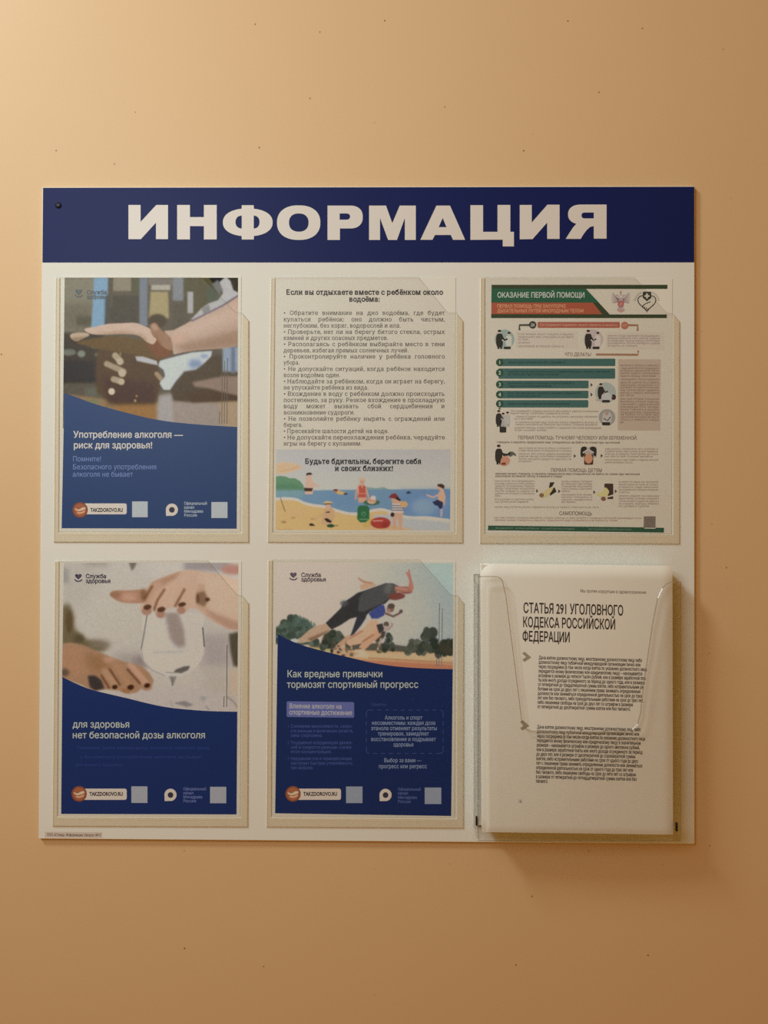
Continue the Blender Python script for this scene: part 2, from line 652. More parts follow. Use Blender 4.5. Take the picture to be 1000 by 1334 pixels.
mx.inputs['B'].default_value = (0.22, 0.13, 0.07, 1)
nt.links.new(mx.outputs['Result'], b.inputs['Base Color'])

mb = MB()
X0, X1, Z0, Z1, T = -2.2, 2.2, 0.0, 2.9, 0.12
n = mb.add([Vector(q) for q in ((X0, 0, Z0), (X1, 0, Z0), (X1, 0, Z1), (X0, 0, Z1), (X0, T, Z0), (X1, T, Z0), (X1, T, Z1), (X0, T, Z1))])
for q in ((0, 1, 2, 3), (5, 4, 7, 6), (4, 0, 3, 7), (1, 5, 6, 2), (3, 2, 6, 7), (4, 5, 1, 0)):
    mb.face([n + i for i in q])
w = mb.build('wall_back', wall_m)
w['kind'] = 'structure'

# ------------------------------------------------------------------ the board
board = thing('information_board', 'square white information board with blue header band and plastic pockets on the peach wall',
              'notice board', P(478, 1096.5, 0))
mb = MB()
mb.slab([(55, 243.8), (904.8, 242.3), (904.7, 1099.8), (50.2, 1093.0)], -YB + 0.0002, 0.0, 0.9, 0, 0)
mb.build('backing_panel', BOARD_M, board)
mb = MB()
mb.slab([(56, 244.6), (904.0, 243.2), (904.0, 341.8), (55.2, 342.0)], 0.00002, 0.00015, 0, 0, 0)
mb.build('header_band', BLUE_M, board)['label'] = 'dark blue header band'

def cr(ox, oy, k, pts):
    return [(ox + x / k, oy + y / k) for x, y in pts]
K = 1000 / 170.0
LET = []
LET.append([cr(155, 250, K, [(72, 100), (165, 100), (165, 230), (285, 100), (375, 100), (375, 362), (283, 362), (283, 235), (167, 362), (72, 362)])])
LET.append([cr(155, 250, K, [(445, 100), (543, 100), (543, 193), (650, 193), (650, 100), (748, 100), (748, 364), (650, 364), (650, 262), (543, 262), (543, 364), (445, 364)])])
# Ф : outer oval with the stem, two holes
o_ = ell(322.6, 289.7, 32.4, 18.1, 60, 2.25)
fo = []
top = [q for q in o_ if q[1] < 289.7]
right = sorted([q for q in o_ if q[0] > 330.4], key=lambda q: math.atan2(q[1] - 289.7, q[0] - 322.6))
left = sorted([q for q in o_ if q[0] < 314.8], key=lambda q: math.atan2(q[1] - 289.7, q[0] - 322.6) % (2 * math.pi))
fo = [(314.8, 267.3), (330.4, 267.3)] + right + [(330.4, 312.0), (314.8, 312.0)] + left
hr = [(330.4, 280.8)] + ell(330.4, 289.3, 7.6, 8.4, 12, 2.2, -math.pi / 2 + 0.15, math.pi / 2 - 0.15) + [(330.4, 297.8)]
hl = [(314.8, 297.8)] + ell(314.8, 289.3, 8.2, 8.4, 12, 2.2, math.pi / 2 + 0.15, 3 * math.pi / 2 - 0.15) + [(314.8, 280.8)]
LET.append([fo, hr, hl])
LET.append([ell(310 + 464 / K, 250 + 235.5 / K, 166 / K, 132.5 / K, 60, 2.3), ell(310 + 465 / K, 250 + 235 / K, 75 / K, 70 / K, 40, 2.3)])
bowl = ell(860, 192.5, 95, 87.5, 20, 2.3, -math.pi / 2, math.pi / 2)
hb = ell(830, 189, 28, 24, 12, 2.3, -math.pi / 2, math.pi / 2)
LET.append([cr(310, 250, K, [(685, 105)] + bowl + [(780, 280), (780, 368), (685, 368)]), cr(310, 250, K, [(778, 165)] + hb + [(778, 213)])])
LET.append([cr(470, 250, K, [(62, 105), (192, 105), (240, 240), (297, 105), (420, 105), (420, 368), (336, 368), (336, 200), (276, 368), (208, 368), (146, 200), (146, 368), (62, 368)])])
LET.append([cr(470, 250, K, [(455, 367), (578, 105), (682, 105), (798, 367), (705, 367), (688, 330), (567, 330), (548, 367)]), cr(470, 250, K, [(595, 270), (655, 270), (626, 200)])])
LET.append([[(612.5, 267.3), (629, 267.3), (629, 302), (647.8, 302), (647.8, 267), (664.5, 267), (664.5, 302), (669.2, 302), (669.2, 321), (654.6, 321), (654.6, 312.2), (612.5, 312.5)]])
LET.append([cr(630, 250, K, [(275, 100), (367, 100), (367, 235), (487, 98), (580, 98), (580, 360), (485, 360), (485, 235), (373, 362), (275, 363)])])
bw = ell(745, 172, 100, 75, 16, 2.3, math.pi * 0.62, math.pi * 1.5)
hb = ell(772, 180.5, 24, 22.5, 12, 2.3, math.pi / 2, math.pi * 1.5)
LET.append([cr(630, 250, K, [(940, 97), (940, 358), (842, 358), (842, 262), (815, 268), (790, 290), (765, 322), (742, 360), (627, 360), (660, 308), (685, 270), (708, 245)] + bw), cr(630, 250, K, [(842, 203)] + hb + [(842, 158)])])
mb = MB()
for L in LET:
    mb.poly(L, 0.00024)
mb.build('header_lettering', LETTER_M, board)['label'] = 'large white header lettering'

# dark screw at the upper left corner
def disc(mb, cx, cy, r, d0, d1, n=20, mi=0, dome=0.0):
    ring = ell(cx, cy, r, r, n)
    top = ell(cx, cy, r * 0.6, r * 0.6, n)
    a = mb.add([P(x, y, d0) for x, y in ring])
    b_ = mb.add([P(x, y, d1) for x, y in ring])
    c_ = mb.add([P(x, y, d1 + dome) for x, y in top])
    for i in range(n):
        j = (i + 1) % n
        mb.face((a + i, a + j, b_ + j, b_ + i)[::-1], mi, True)
        mb.face((b_ + i, b_ + j, c_ + j, c_ + i)[::-1], mi, True)
    mb.face([c_ + i for i in range(n)][::-1], mi)
mb = MB()
disc(mb, 75.6, 267.2, 4.0, 0.0, 0.0008, 20, 0, 0.0006)
scr = mb.build('screw', SCREW_M, board)
scr['label'] = 'small dark screw head'
mb = MB()
mb.poly([(73.2, 266.6), (77.0, 265.8), (78.2, 267.0), (74.6, 268.2)], 0.0016, (0.10, 0.10, 0.16))
mb.build('slot', INK, scr)

# small imprint strip along the bottom edge
mb = MB()
W_IM = (178, 155, 130)
mb.poly([(58.5, 1083.5), (133, 1084.2), (133, 1091.6), (58.5, 1091.0)], 0.00006, alb((164, 138, 112), W_IM))
text(mb, 'ООО «Стенд». Информация. Каталог №17', 61, 1088.9, 3.6, 0.00012, alb((92, 66, 42), W_IM), BOLD, 131.5, 1089.8)
mb.build('imprint_strip', INK, board)['label'] = 'small beige imprint strip'

# ---- flat pockets
def pocket(tl, trx, stepy, rx_top, rx_bot, bl, by_r, diag, label):
    """U of tape under a clear front sheet with its upper right corner cut away."""
    (lx, ty), (bx, by) = tl, bl
    tw = 7.0
    mb = MB()
    Lb, Rb = (bx, by), (rx_bot, by_r)
    # left strip, bottom strip, right strip share one moulded tape outline
    U = [(lx, ty + 1), (lx + tw - 1, ty + 1), (bx + tw, by - 13.2), (rx_bot - 9.6, by_r - 13.2), (rx_top - 9.6, stepy + 2),
         (rx_top - 9, stepy - 6), (rx_top, stepy + 4), Rb, Lb]
    mb.slab(U, 0.00002, 0.0011, 0.9, 0, 0)
    pk = mb.build('document_pocket', TAPE, board)
    pk['label'] = label
    mb = MB()
    out = [(lx + 0.8, ty), (diag[0], ty - 0.4), (diag[1], stepy - 8), (rx_top - 9, stepy - 6.5), (rx_top - 0.8, stepy + 3.4), (rx_bot - 0.8, by_r - 0.8), (bx + 0.8, by - 0.8)]
    mb.slab(out, 0.00122, 0.0019, 0.75, 0, 1)
    mb.build('front_sheet', [CLEAR, CLEAR_EDGE], pk)['label'] = 'clear front sheet with a cut corner'
    # a raised line in the tape along the lower edge
    mb = MB()
    mb.slab([(bx + 10, by - 10.4), (rx_bot - 16, by_r - 10.4), (rx_bot - 16, by_r - 9.2), (bx + 10, by - 9.2)], 0.0011, 0.0012, 0, 0, 0)
    mb.build('tape_seam', TAPE, pk)
    return pk

pocket((72, 361), 316, 414, 324.3, 324.3, (69.5, 706.8), 707.2, (262, 306), 'clear pocket, upper left')
pocket((352.5, 361), 593, 414, 603.3, 603.2, (348.3, 707.0), 708.0, (545, 582), 'clear pocket, upper middle')
pocket((625.5, 361), 875, 415, 885.5, 885.5, (624.6, 708.6), 709.2, (826, 868), 'clear pocket, upper right')
pocket((71, 730), 314, 782, 324.3, 323.0, (67.8, 1077.0), 1078.0, (270, 308), 'clear pocket, lower left')
pocket((349, 729), 593.5, 782, 604.5, 604.0, (346.5, 1078.0), 1079.6, (546, 586), 'clear pocket, lower middle')

# ------------------------------------------------------------------ poster helpers
D0, D1 = 0.00022, 0.00045     # back and front of a sheet
DP, DQ, DR, DS = 0.00050, 0.00055, 0.00060, 0.00065
def sheet(parent, quad):
    mb = MB()
    mb.slab(quad, D0, D1, 0, 0, 0)
    return mb.build('paper_sheet', PAPER_M, parent)

def heart(cx, cy, w):
    pts = []
    for i in range(40):
        t = 2 * math.pi * i / 40
        pts.append((cx + w / 32 * 16 * math.sin(t) ** 3, cy - w / 32 * (13 * math.cos(t) - 5 * math.cos(2 * t) - 2 * math.cos(3 * t) - math.cos(4 * t))))
    return pts

def logo(parent, cx, cy, tx, by1, by2, x1a, x1b, col, white):
    mb = MB()
    c = alb(col, white)
    mb.poly(heart(cx, cy - 0.6, 8.6), DQ, c)
    # fold line through the heart
    mb.poly(ribbon([(cx - 1.2, cy - 1.6), (cx + 0.2, cy + 0.6), (cx + 2.4, cy - 2.2)], 0.5), DR, alb([min(255, q + 45) for q in col], white))
    mb.poly(ribbon([(cx + 5.2 * math.sin(a), cy + 1.4 + 4.4 * math.cos(a)) for a in np.linspace(-1.15, 1.15, 14)], 1.5), DQ, c)
    text(mb, 'Служба', tx, by1, 5.4, DQ, c, HEAVY, x1a)
    text(mb, 'здоровья', tx, by2, 5.4, DQ, c, HEAVY, x1b)
    o = mb.build('logo', INK, parent)
    o['label'] = 'heart-and-smile logo with two words'

def footer(parent, white, cx, cy, bx, by, qr1, qr2, bubx, buby, tx, tys, textcol, pill=(205, 198, 190), qc=(170, 178, 182)):
    """Badge with web address, speech mark, small caption and two plain pale squares."""
    mb = MB()
    mb.poly(rrect(cx + 2, by[0], bx, by[1], 2.6), DQ, alb(pill, white))
    text(mb, 'TAKZDOROVO.RU', cx + 13.5, cy + 2.4, 5.0, DR, alb((30, 24, 20), white), HEAVY, bx - 5)
    mb.poly(ell(cx, cy, 10.0, 10.2), DR, alb((122, 66, 42), white))
    mb.poly(ell(cx, cy, 8.2, 8.4), DS, alb((150, 88, 56), white))
    mb.poly(spline([(cx - 7, cy - 2.2), (cx - 2, cy - 0.6), (cx + 3, cy - 3.2), (cx + 7, cy - 3), (cx + 6, cy - 0.6), (cx, cy + 1.4), (cx - 5, cy + 0.8)], 5), DS + 0.00003, alb((214, 172, 138), white))
    mb.poly(spline([(cx - 4, cy + 2.4), (cx + 1, cy + 2.8), (cx + 6, cy + 0.8), (cx + 5.5, cy + 3.4), (cx, cy + 5.2), (cx - 3.5, cy + 4.4)], 5), DS + 0.00003, alb((205, 150, 112), white))
    o = mb.build('web_address_badge', INK, parent)
    o['label'] = 'pale badge with brown disc and web address'
    for q in (qr1, qr2):
        mb = MB()
        mb.poly([(q[0], q[1]), (q[2], q[1]), (q[2], q[3]), (q[0], q[3])], DQ, alb(qc, white))
        mb.build('pale_square', INK, parent)
    mb = MB()
    mb.poly([ell(bubx, buby, 7.9, 8.0, 32), ell(bubx, buby + 0.2, 3.7, 3.7, 24)], DQ, alb((205, 206, 206), white))
    mb.poly([(bubx - 7.9, buby), (bubx - 4.5, buby + 3), (bubx - 0.5, buby + 7.9), (bubx - 7.6, buby + 8.1)], DQ + 0.00002, alb((205, 206, 206), white))
    mb.poly(ell(bubx, buby + 0.2, 3.7, 3.7, 24), DR, alb((48, 46, 56), white))
    for t, y, wd in zip(('Официальный', 'канал', 'Минздрава', 'России'), tys, (30, 13.5, 25, 17)):
        text(mb, t, tx, y, 3.9, DQ, alb(textcol, white), BOLD, tx + wd)
    mb.build('channel_mark', INK, parent)['label'] = 'white speech mark with small caption'

def vlines(parent, lines, white, col):
    mb = MB()
    for x, ya, yb, w_ in lines:
        mb.poly([(x, ya), (x + w_, ya), (x + w_ - 0.6, yb), (x - 0.6, yb)], DQ, alb(col, white))
    mb.build('fine_print', INK, parent)

# ------------------------------------------------------------------ poster, upper left : hand over a glass
W1 = (197, 189, 173)
p1 = thing('poster', 'blue and photo poster of a hand waving off a drink, in the upper left pocket', 'poster', P(195, 693, D0), 'posters in the flat pockets')
sheet(p1, [(80.5, 359.5), (314, 359.5), (312.6, 693), (77, 692.6)])
c = Canvas(78, 358, 316, 562, 1.8, (98, 88, 70))
c.rect(80, 358, 124, 432, (128, 121, 100), 1.5)
c.rect(80, 395, 122, 432, (112, 104, 84), 6)
c.rect(100, 412, 120, 424, (92, 84, 64), 2.5)
c.poly([(122.5, 358), (141, 358), (140, 385), (135.5, 430), (118.5, 430), (121, 395)], (124, 152, 168), 1.2)
c.rect(137, 385, 142, 432, (80, 80, 74), 2)
c.rect(142, 385, 181, 428, (84, 75, 60), 2)
c.rect(147, 358, 171, 379, (136, 126, 103), 1.2)
c.rect(142, 358, 147, 400, (92, 84, 66), 1)
c.rect(171, 358, 182, 384, (92, 88, 64), 1)
c.rect(181.5, 358, 192, 425, (118, 122, 126), 1.2)
c.rect(193, 360, 226, 372, (120, 112, 98), 1.5)
c.rect(197, 371, 222, 378, (164, 158, 140), 1)
c.poly([(196, 380), (219, 380), (220, 415), (194, 415)], (158, 144, 102), 1.4)
c.ell(205, 418, 12, 9, (84, 70, 48), 1.6)
c.rect(225, 358, 239, 392, (128, 130, 128), 1.5)
c.rect(225, 394, 244, 430, (94, 84, 66), 2)
c.rect(240, 358, 300, 408, (94, 86, 60), 2)
c.rect(244, 380, 251.5, 408, (164, 160, 156), 1)
c.ell(278, 384, 9, 14, (88, 90, 70), 3)
c.poly([(270, 358), (300, 358), (296, 378), (286, 382)], (46, 44, 36), 1.2)
c.poly([(296, 358), (314, 358), (314, 386), (300, 384)], (74, 68, 56), 1.2)
c.poly([(248, 417), (262, 402), (272, 395), (284, 391), (290, 382), (285, 368), (294, 360), (300, 366), (304, 378), (312, 382), (312, 392), (268, 414)], (172, 170, 163), 1.0)
c.poly([(276, 370), (284, 364), (290, 378), (286, 386)], (120, 118, 110), 1.5)
c.poly([(262, 402), (272, 396), (274, 404), (266, 410)], (134, 132, 126), 1.2)
# lower darks
c.rect(78, 434, 135, 502, (74, 64, 50), 2)
c.rect(78, 470, 128, 500, (64, 55, 42), 4)
for x, y, rx, ry, cc in ((90, 459, 9, 4.2, (112, 112, 98)), (106, 461, 5, 4.5, (124, 130, 112)), (125, 451, 7, 2.8, (126, 112, 88)), (127, 462, 4, 3, (108, 104, 84))):
    c.ell(x, y, rx, ry, cc, 1.3)
c.rect(78, 499, 145, 525, (94, 85, 68), 2)
c.rect(112, 505, 140, 516, (104, 102, 86), 3)
c.poly([(90, 514), (150, 521), (215, 524), (314, 520), (314, 562), (78, 562)], (142, 118, 84), 2)
c.poly([(150, 524), (205, 524), (205, 552), (150, 540)], (150, 112, 66), 4)
c.poly([(205, 515), (226, 512), (230, 560), (204, 560)], (162, 156, 148), 3)
c.poly([(226, 520), (314, 526), (314, 562), (226, 562)], (154, 142, 128), 3)
c.poly([(284, 522), (314, 522), (314, 562), (290, 562)], (166, 146, 116), 3)
c.ell(122, 523, 8, 3, (122, 122, 84), 2)
# glass and gripping hand in shade
c.poly([(128, 452), (160, 446), (205, 462), (214, 482), (206, 512), (204, 524), (150, 526), (126, 512), (124, 480)], (92, 72, 44), 2.5)
c.poly([(134, 490), (200, 500), (202, 526), (140, 526)], (84, 62, 34), 4)
c.poly([(208, 470), (222, 466), (250, 459), (276, 457), (275, 464), (266, 474), (255, 482), (240, 485), (229, 497), (222, 508), (213, 508), (208, 500), (212, 486), (206, 477)], (186, 192, 196), 0.9)
c.ell(254, 474, 9, 6, (126, 140, 160), 3, 0.9)
c.ell(266, 464, 5, 3, (140, 150, 170), 1.5, 0.8)
c.poly([(176, 464), (186, 464), (204, 470), (206, 476), (196, 474), (178, 470)], (176, 176, 174), 1)
c.poly([(205, 476), (213, 482), (215, 490), (212, 494), (207, 486)], (96, 88, 72), 1)
c.poly([(222, 508), (240, 484), (256, 482), (278, 464), (290, 462), (292, 486), (314, 488), (314, 520), (250, 524), (226, 522)], (88, 74, 54), 2)
c.rect(290, 452, 314, 484, (140, 154, 164), 1.4)
c.rect(301, 452, 306, 486, (112, 116, 130), 1.4)
c.poly([(250, 498), (270, 494), (290, 490), (314, 490), (314, 517), (296, 513), (272, 506), (254, 504)], (142, 122, 104), 1.8)
c.poly([(240, 512), (270, 508), (314, 517), (314, 522), (250, 524)], (88, 68, 44), 2)
for a, b_, r, cc in (((150, 463), (157, 471), 8.2, (164, 148, 122)), ((139, 474), (161, 484), 7.5, (160, 143, 116)), ((148, 494), (158, 497), 8, (164, 148, 122)), ((204, 487), (209, 493), 6, (156, 134, 104))):
    c.stroke([a, b_], r, cc, 0.9)
c.ell(159, 486, 5, 5.2, (182, 166, 140), 0.9)
c.ell(156, 471, 4, 4.5, (178, 164, 138), 1)
c.ell(158, 497.5, 4, 4, (182, 166, 138), 0.9)
c.ell(145.3, 510, 4.4, 4.4, (196, 182, 158), 0.7)
c.stroke([(157, 456), (156.5, 463)], 2, (140, 124, 92), 0.7)
c.ell(178, 516, 1.6, 1.6, (150, 122, 80), 0.6)
c.ell(176, 522, 1.6, 2, (160, 132, 92), 0.6)
# hand above
c.poly([(100, 446), (120, 441), (150, 438), (190, 442), (200, 434), (214, 432), (230, 446), (226, 458), (214, 466), (204, 468), (182, 463), (150, 458), (118, 452)], (106, 84, 50), 1.4, smooth=True)
c.poly([(196, 432), (212, 438), (222, 452), (222, 464), (206, 467), (192, 452)], (122, 82, 52), 2.2)
arm = [(214, 431), (226, 430), (240, 423), (252, 416), (282, 402), (312, 384), (314, 384), (314, 450), (290, 454), (258, 456), (238, 459), (226, 462), (224, 452)]
ma = c.poly(arm, (182, 158, 136), 0.8)
c.poly([(226, 450), (270, 440), (314, 428), (314, 452), (240, 460)], (150, 122, 96), 5, 0.85, clip=ma)
c.poly([(226, 432), (262, 416), (312, 398), (312, 414), (250, 436)], (192, 168, 146), 5, 0.8, clip=ma)
c.ell(234, 441, 8, 7, (192, 158, 134), 4, 0.8, clip=ma)
c.stroke([(250, 418), (268, 409), (290, 398), (312, 384)], 2.0, (98, 88, 100), 0.9, 0.85)
m1 = c.poly([(110, 430), (113, 427.5), (122, 426), (140, 422), (158, 421), (175, 420.5), (186, 424), (196, 429), (204, 440), (200, 448), (192, 446), (180, 437), (160, 435), (130, 436), (117, 434.5)], (190, 166, 144), 0.7, smooth=True)
c.poly([(120, 434), (160, 431), (185, 435), (196, 446), (150, 440)], (160, 130, 100), 2.5, 0.7, clip=m1)
m2_ = c.poly([(91, 438), (94, 434.5), (104, 433), (114, 434), (116, 437), (108, 441), (100, 444.5), (94, 442)], (178, 156, 130), 0.8, smooth=True)
c.poly([(92, 440), (116, 438), (100, 446)], (128, 106, 76), 1.6, 0.7, clip=m2_)
m3 = c.poly([(195.5, 424), (199, 420.8), (204, 421.5), (210, 430), (222, 440), (224, 456), (212, 452), (204, 442), (198, 436)], (150, 116, 88), 0.8, smooth=True)
c.poly([(197, 424), (201, 421), (206, 428), (202, 432)], (176, 146, 120), 1.4, 0.8, clip=m3)
c.poly([(200, 432), (206, 442), (214, 456), (206, 452)], (126, 86, 54), 2, 0.8, clip=m3)
c.mottle(1.6, 3, 1.2)
cv1 = [(83.8, 512), (97, 516.5), (120, 525), (145, 532.5), (172, 539.5), (195, 545), (222, 549.5), (250, 552.3), (280, 554.6), (309, 556.2)]
picture('printed_photo', c, [(84.2, 361.8), (310, 361.8), (309.2, 558), (81.8, 558)], DP - 0.00003, W1, p1, 0.75, (0.044, 0.038, 0.030))['label'] = 'photo of a forearm and hand held flat above a glass'
BL1 = (68, 90, 136)
mb = MB()
mb.poly(spline(cv1, 5, False) + [(308.2, 688.8), (80.2, 688.2)], DP, (0.022, 0.072, 0.25))
mb.build('blue_panel', INK, p1)
logo(p1, 102.5, 381, 113, 383.4, 389.2, 139, 140.5, (72, 78, 78), W1)
mb = MB()
for t, x0, y, cp, x1 in (('Употребление алкоголя —', 95.5, 570.2, 8.6, 238), ('риск для здоровья!', 95.5, 584, 8.6, 198.8)):
    text(mb, t, x0, y, cp, DQ, alb((196, 204, 216), W1), BOLD, x1)
mb.build('headline', INK, p1)['label'] = 'white two-line headline'
mb = MB()
for t, x0, y, cp, x1 in (('Помните!', 94.5, 601, 6.8, 132), ('Безопасного употребления', 94.5, 611.4, 6.8, 204), ('алкоголя не бывает', 94.5, 621, 6.8, 173)):
    text(mb, t, x0, y, cp, DQ, alb((112, 130, 172), W1), SANS, x1)
mb.build('body_text', INK, p1)
footer(p1, W1, 104.3, 664.3, 165, (655.8, 670), (172, 653.2, 192.3, 673.8), (275.2, 654, 296.2, 674.8), 223.8, 664, 239.6, (657.5, 662.7, 667.8, 673), (160, 172, 196))
vlines(p1, [(285.6, 536, 552, 0.9), (289, 470, 552, 0.8), (292.2, 470, 552, 0.8), (295.6, 466, 552, 0.9)], W1, (96, 84, 70))

# ------------------------------------------------------------------ poster, lower left : hand over a wine glass
W4 = (190, 178, 156)
p4 = thing('poster', 'blue and photo poster of fingers covering a wine glass, in the lower left pocket', 'poster', P(195, 1064.5, D0), 'posters in the flat pockets')
sheet(p4, [(79.5, 730.8), (314.4, 731.2), (312.6, 1064.2), (76, 1063.3)])
c = Canvas(76, 729, 314, 934, 1.8, (182, 174, 154))
c.rect(76, 729, 130, 790, (174, 166, 146), 12)
c.rect(76, 740, 90, 760, (150, 144, 128), 3)
c.rect(110, 729, 142, 738, (158, 150, 132), 4)
c.ell(150, 800, 40, 40, (182, 174, 152), 10)
c.ell(230, 740, 40, 16, (188, 180, 162), 8)
c.poly([(167, 731), (179, 731), (175, 740), (171.5, 744)], (112, 104, 88), 1.4)
c.rect(240, 729, 300, 744, (148, 138, 128), 4)
c.ell(304, 742, 16, 6.5, (166, 122, 102), 2.5)
c.poly([(79, 790), (90, 786), (96, 800), (97, 818), (110, 832), (128, 836), (140, 846), (120, 852), (79, 845)], (104, 92, 62), 3.5)
c.ell(90, 810, 4.5, 15, (92, 72, 42), 2)
c.ell(103, 832, 7, 6, (86, 74, 48), 3)
c.ell(130, 840, 14, 6, (120, 108, 84), 4)
c.rect(150, 850, 190, 868, (158, 150, 134), 8)
c.ell(184, 862, 12, 8, (140, 128, 116), 4)
c.rect(150, 895, 314, 934, (180, 170, 154), 6)
c.rect(262, 826, 300, 870, (160, 150, 138), 8)
c.ell(283, 888, 22, 16, (174, 166, 146), 8)
# lower hand
lh = [(76, 839), (92, 837), (108, 840), (126, 848), (142, 855), (156, 860), (170, 864), (184, 868), (194, 876), (200, 886), (197, 898), (190, 900), (184, 897), (178, 902), (166, 904), (156, 900), (148, 899), (138, 898), (118, 900), (108, 893), (88, 886), (76, 884)]
mh = c.poly(lh, (158, 122, 88), 1.3)
c.poly([(76, 842), (110, 846), (110, 880), (76, 876)], (166, 124, 90), 5, 0.8, clip=mh)
c.poly([(110, 850), (142, 856), (140, 880), (116, 872)], (142, 104, 66), 5, 0.8, clip=mh)
c.ell(142, 859, 8, 4, (186, 146, 118), 3, 0.8, clip=mh)
for pts, cc, ww in ((((136, 874), (150, 892)), (172, 136, 100), 8), (((152, 868), (168, 892)), (168, 128, 92), 8), (((170, 866), (190, 890)), (186, 148, 118), 8), ):
    c.stroke(pts, ww, cc, 2, 0.9, clip=mh)
for pts in (((143, 872), (156, 892)), ((166, 872), (182, 890)), ((132, 880), (142, 896))):
    c.stroke(pts, 2.8, (98, 60, 36), 1.1, 0.8, clip=mh)
c.poly([(114, 880), (124, 880), (132, 886), (136, 897), (124, 900), (117, 895)], (58, 50, 44), 1.6)
c.ell(84, 876, 6, 5, (92, 76, 54), 2.5)
for x, y, rx, ry in ((149.5, 895, 3.6, 2.8), (170, 895.5, 4.4, 3.4), (191.5, 893, 4, 3)):
    c.ell(x, y, rx, ry, (62, 32, 14), 0.9, rot=-15)
c.ell(164, 900, 6, 2.6, (150, 104, 60), 1.2, 0.8)
# wine glass
gl = spline([(191, 800), (186.5, 828), (183.5, 845), (186, 860), (196, 872), (212, 880), (232, 881), (250, 873), (262, 860), (266, 842), (264, 820), (260, 800)], 6)
mg = c.poly(gl, (190, 183, 166), 0.9)
c.ell(204, 850, 16, 20, (190, 184, 166), 5, 0.7, clip=mg)
c.poly([(214, 798), (232, 798), (240, 820), (242, 842), (232, 844), (222, 834)], (142, 126, 110), 3, 0.9, clip=mg)
c.poly([(238, 796), (262, 796), (264, 850), (246, 858)], (188, 178, 162), 3, 0.8, clip=mg)
c.stroke([(192, 798), (187.5, 826), (184, 845)], 1.5, (104, 98, 88), 0.5, 0.85)
c.stroke([(264, 818), (266, 842)], 1.7, (86, 80, 70), 0.5, 0.9)
c.stroke([(184, 846), (187, 862), (198, 873), (214, 880)], 1.4, (150, 142, 128), 0.7, 0.9)
c.stroke([(200, 850), (238, 849)], 2, (158, 150, 134), 1.5, 0.6)
c.poly([(229, 872), (240, 868), (247.5, 867.5), (245, 873), (236, 877), (226, 876)], (96, 90, 80), 0.9)
c.stroke([(216, 876), (238, 876.5)], 1.2, (130, 124, 112), 0.6, 0.8)
c.poly([(220, 881), (230, 881), (227, 890), (225, 894), (222, 886)], (132, 126, 114), 1)
c.stroke([(224, 884), (224.5, 893)], 1.4, (104, 98, 88), 0.6, 0.8)
c.poly([(226, 916), (240, 913), (252, 918), (244, 921)], (132, 126, 118), 1.2)
c.ell(264, 910, 4, 3, (146, 148, 138), 1.5, 0.7)
c.stroke([(268, 920), (272, 924)], 1.2, (110, 108, 108), 0.6, 0.7)
c.stroke([(296, 908), (304, 914), (310, 922)], 2.2, (136, 122, 102), 1, 0.7)
c.stroke([(222, 912), (224, 920)], 1.5, (150, 138, 120), 1, 0.6)
c.poly([(298, 826), (314, 822), (314, 870), (304, 868), (300, 848)], (80, 72, 54), 2)
c.rect(300, 872, 314, 905, (188, 168, 138), 4)
# upper hand
uh = [(186, 772), (198, 758), (214, 751), (230, 745), (246, 742), (266, 745), (290, 749), (314, 758), (314, 822), (298, 820), (282, 812), (268, 803), (258, 794), (248, 792), (240, 799), (234, 798), (228, 790), (216, 794), (210, 804), (202, 798), (198, 792), (194, 800), (186, 800), (182, 792), (186, 782)]
mu = c.poly(uh, (190, 160, 130), 1.0)
c.poly([(262, 746), (314, 756), (314, 812), (276, 800), (262, 770)], (196, 172, 140), 6, 0.85, clip=mu)
c.poly([(262, 790), (276, 806), (300, 820), (314, 822), (314, 812), (282, 800)], (166, 130, 104), 3, 0.85, clip=mu)
c.poly([(186, 778), (200, 757), (236, 744), (228, 754), (204, 768), (192, 790)], (158, 120, 88), 3, 0.8, clip=mu)
mt = c.poly([(143, 775), (146, 770.5), (154, 769), (168, 769), (186, 768), (194, 774), (190, 784), (176, 786), (160, 785), (150, 781)], (164, 124, 94), 0.9, smooth=True)
c.ell(150, 775, 8, 5, (140, 102, 72), 2.5, 0.8, clip=mt)
c.ell(168, 778, 10, 5, (188, 148, 118), 3.5, 0.8, clip=mt)
c.ell(187, 775, 4, 8, (118, 82, 54), 2.5, 0.8)
for pts, cc in ((((206, 762), (192, 795)), (186, 152, 122)), (((224, 764), (208, 798)), (192, 160, 130)), (((244, 766), (237, 796)), (190, 158, 128)), (((262, 766), (262, 788)), (176, 144, 112))):
    c.stroke(pts, 11, cc, 2.4, 0.75, clip=mu)
for pts in (((214, 768), (205, 782), (200, 796)), ((240, 768), (231, 784), (227, 792)), ((198, 764), (188, 780))):
    c.stroke(pts, 3.0, (112, 70, 40), 1.2, 0.8, clip=mu)
c.poly([(256, 772), (266, 770), (272, 782), (266, 790), (256, 786)], (120, 90, 62), 1.8, 0.85)
c.ell(257.5, 780, 2.2, 6, (96, 62, 36), 1.2, 0.8)
for x, y, rx, ry, k_ in ((191, 796, 6.5, 5.5, 0), (209, 800, 6, 5.5, 0), (236, 795, 5.5, 5, 0)):
    c.ell(x, y, rx, ry, (160, 122, 96), 1.2)
for x, y, rx, ry in ((192, 791, 5.2, 3.4), (210, 794, 5.4, 3.4), (237, 787.5, 5.2, 2.8), (270, 781, 3.2, 2.4)):
    c.ell(x, y, rx, ry, (82, 52, 30), 0.9, rot=-12)
c.mottle(1.4, 5, 1.2)
cv4 = [(81.2, 882), (100, 891), (119, 898.5), (140, 903.7), (165, 909.5), (192, 916.2), (212, 920.4), (232, 923.2), (270, 926.2), (309, 927.2)]
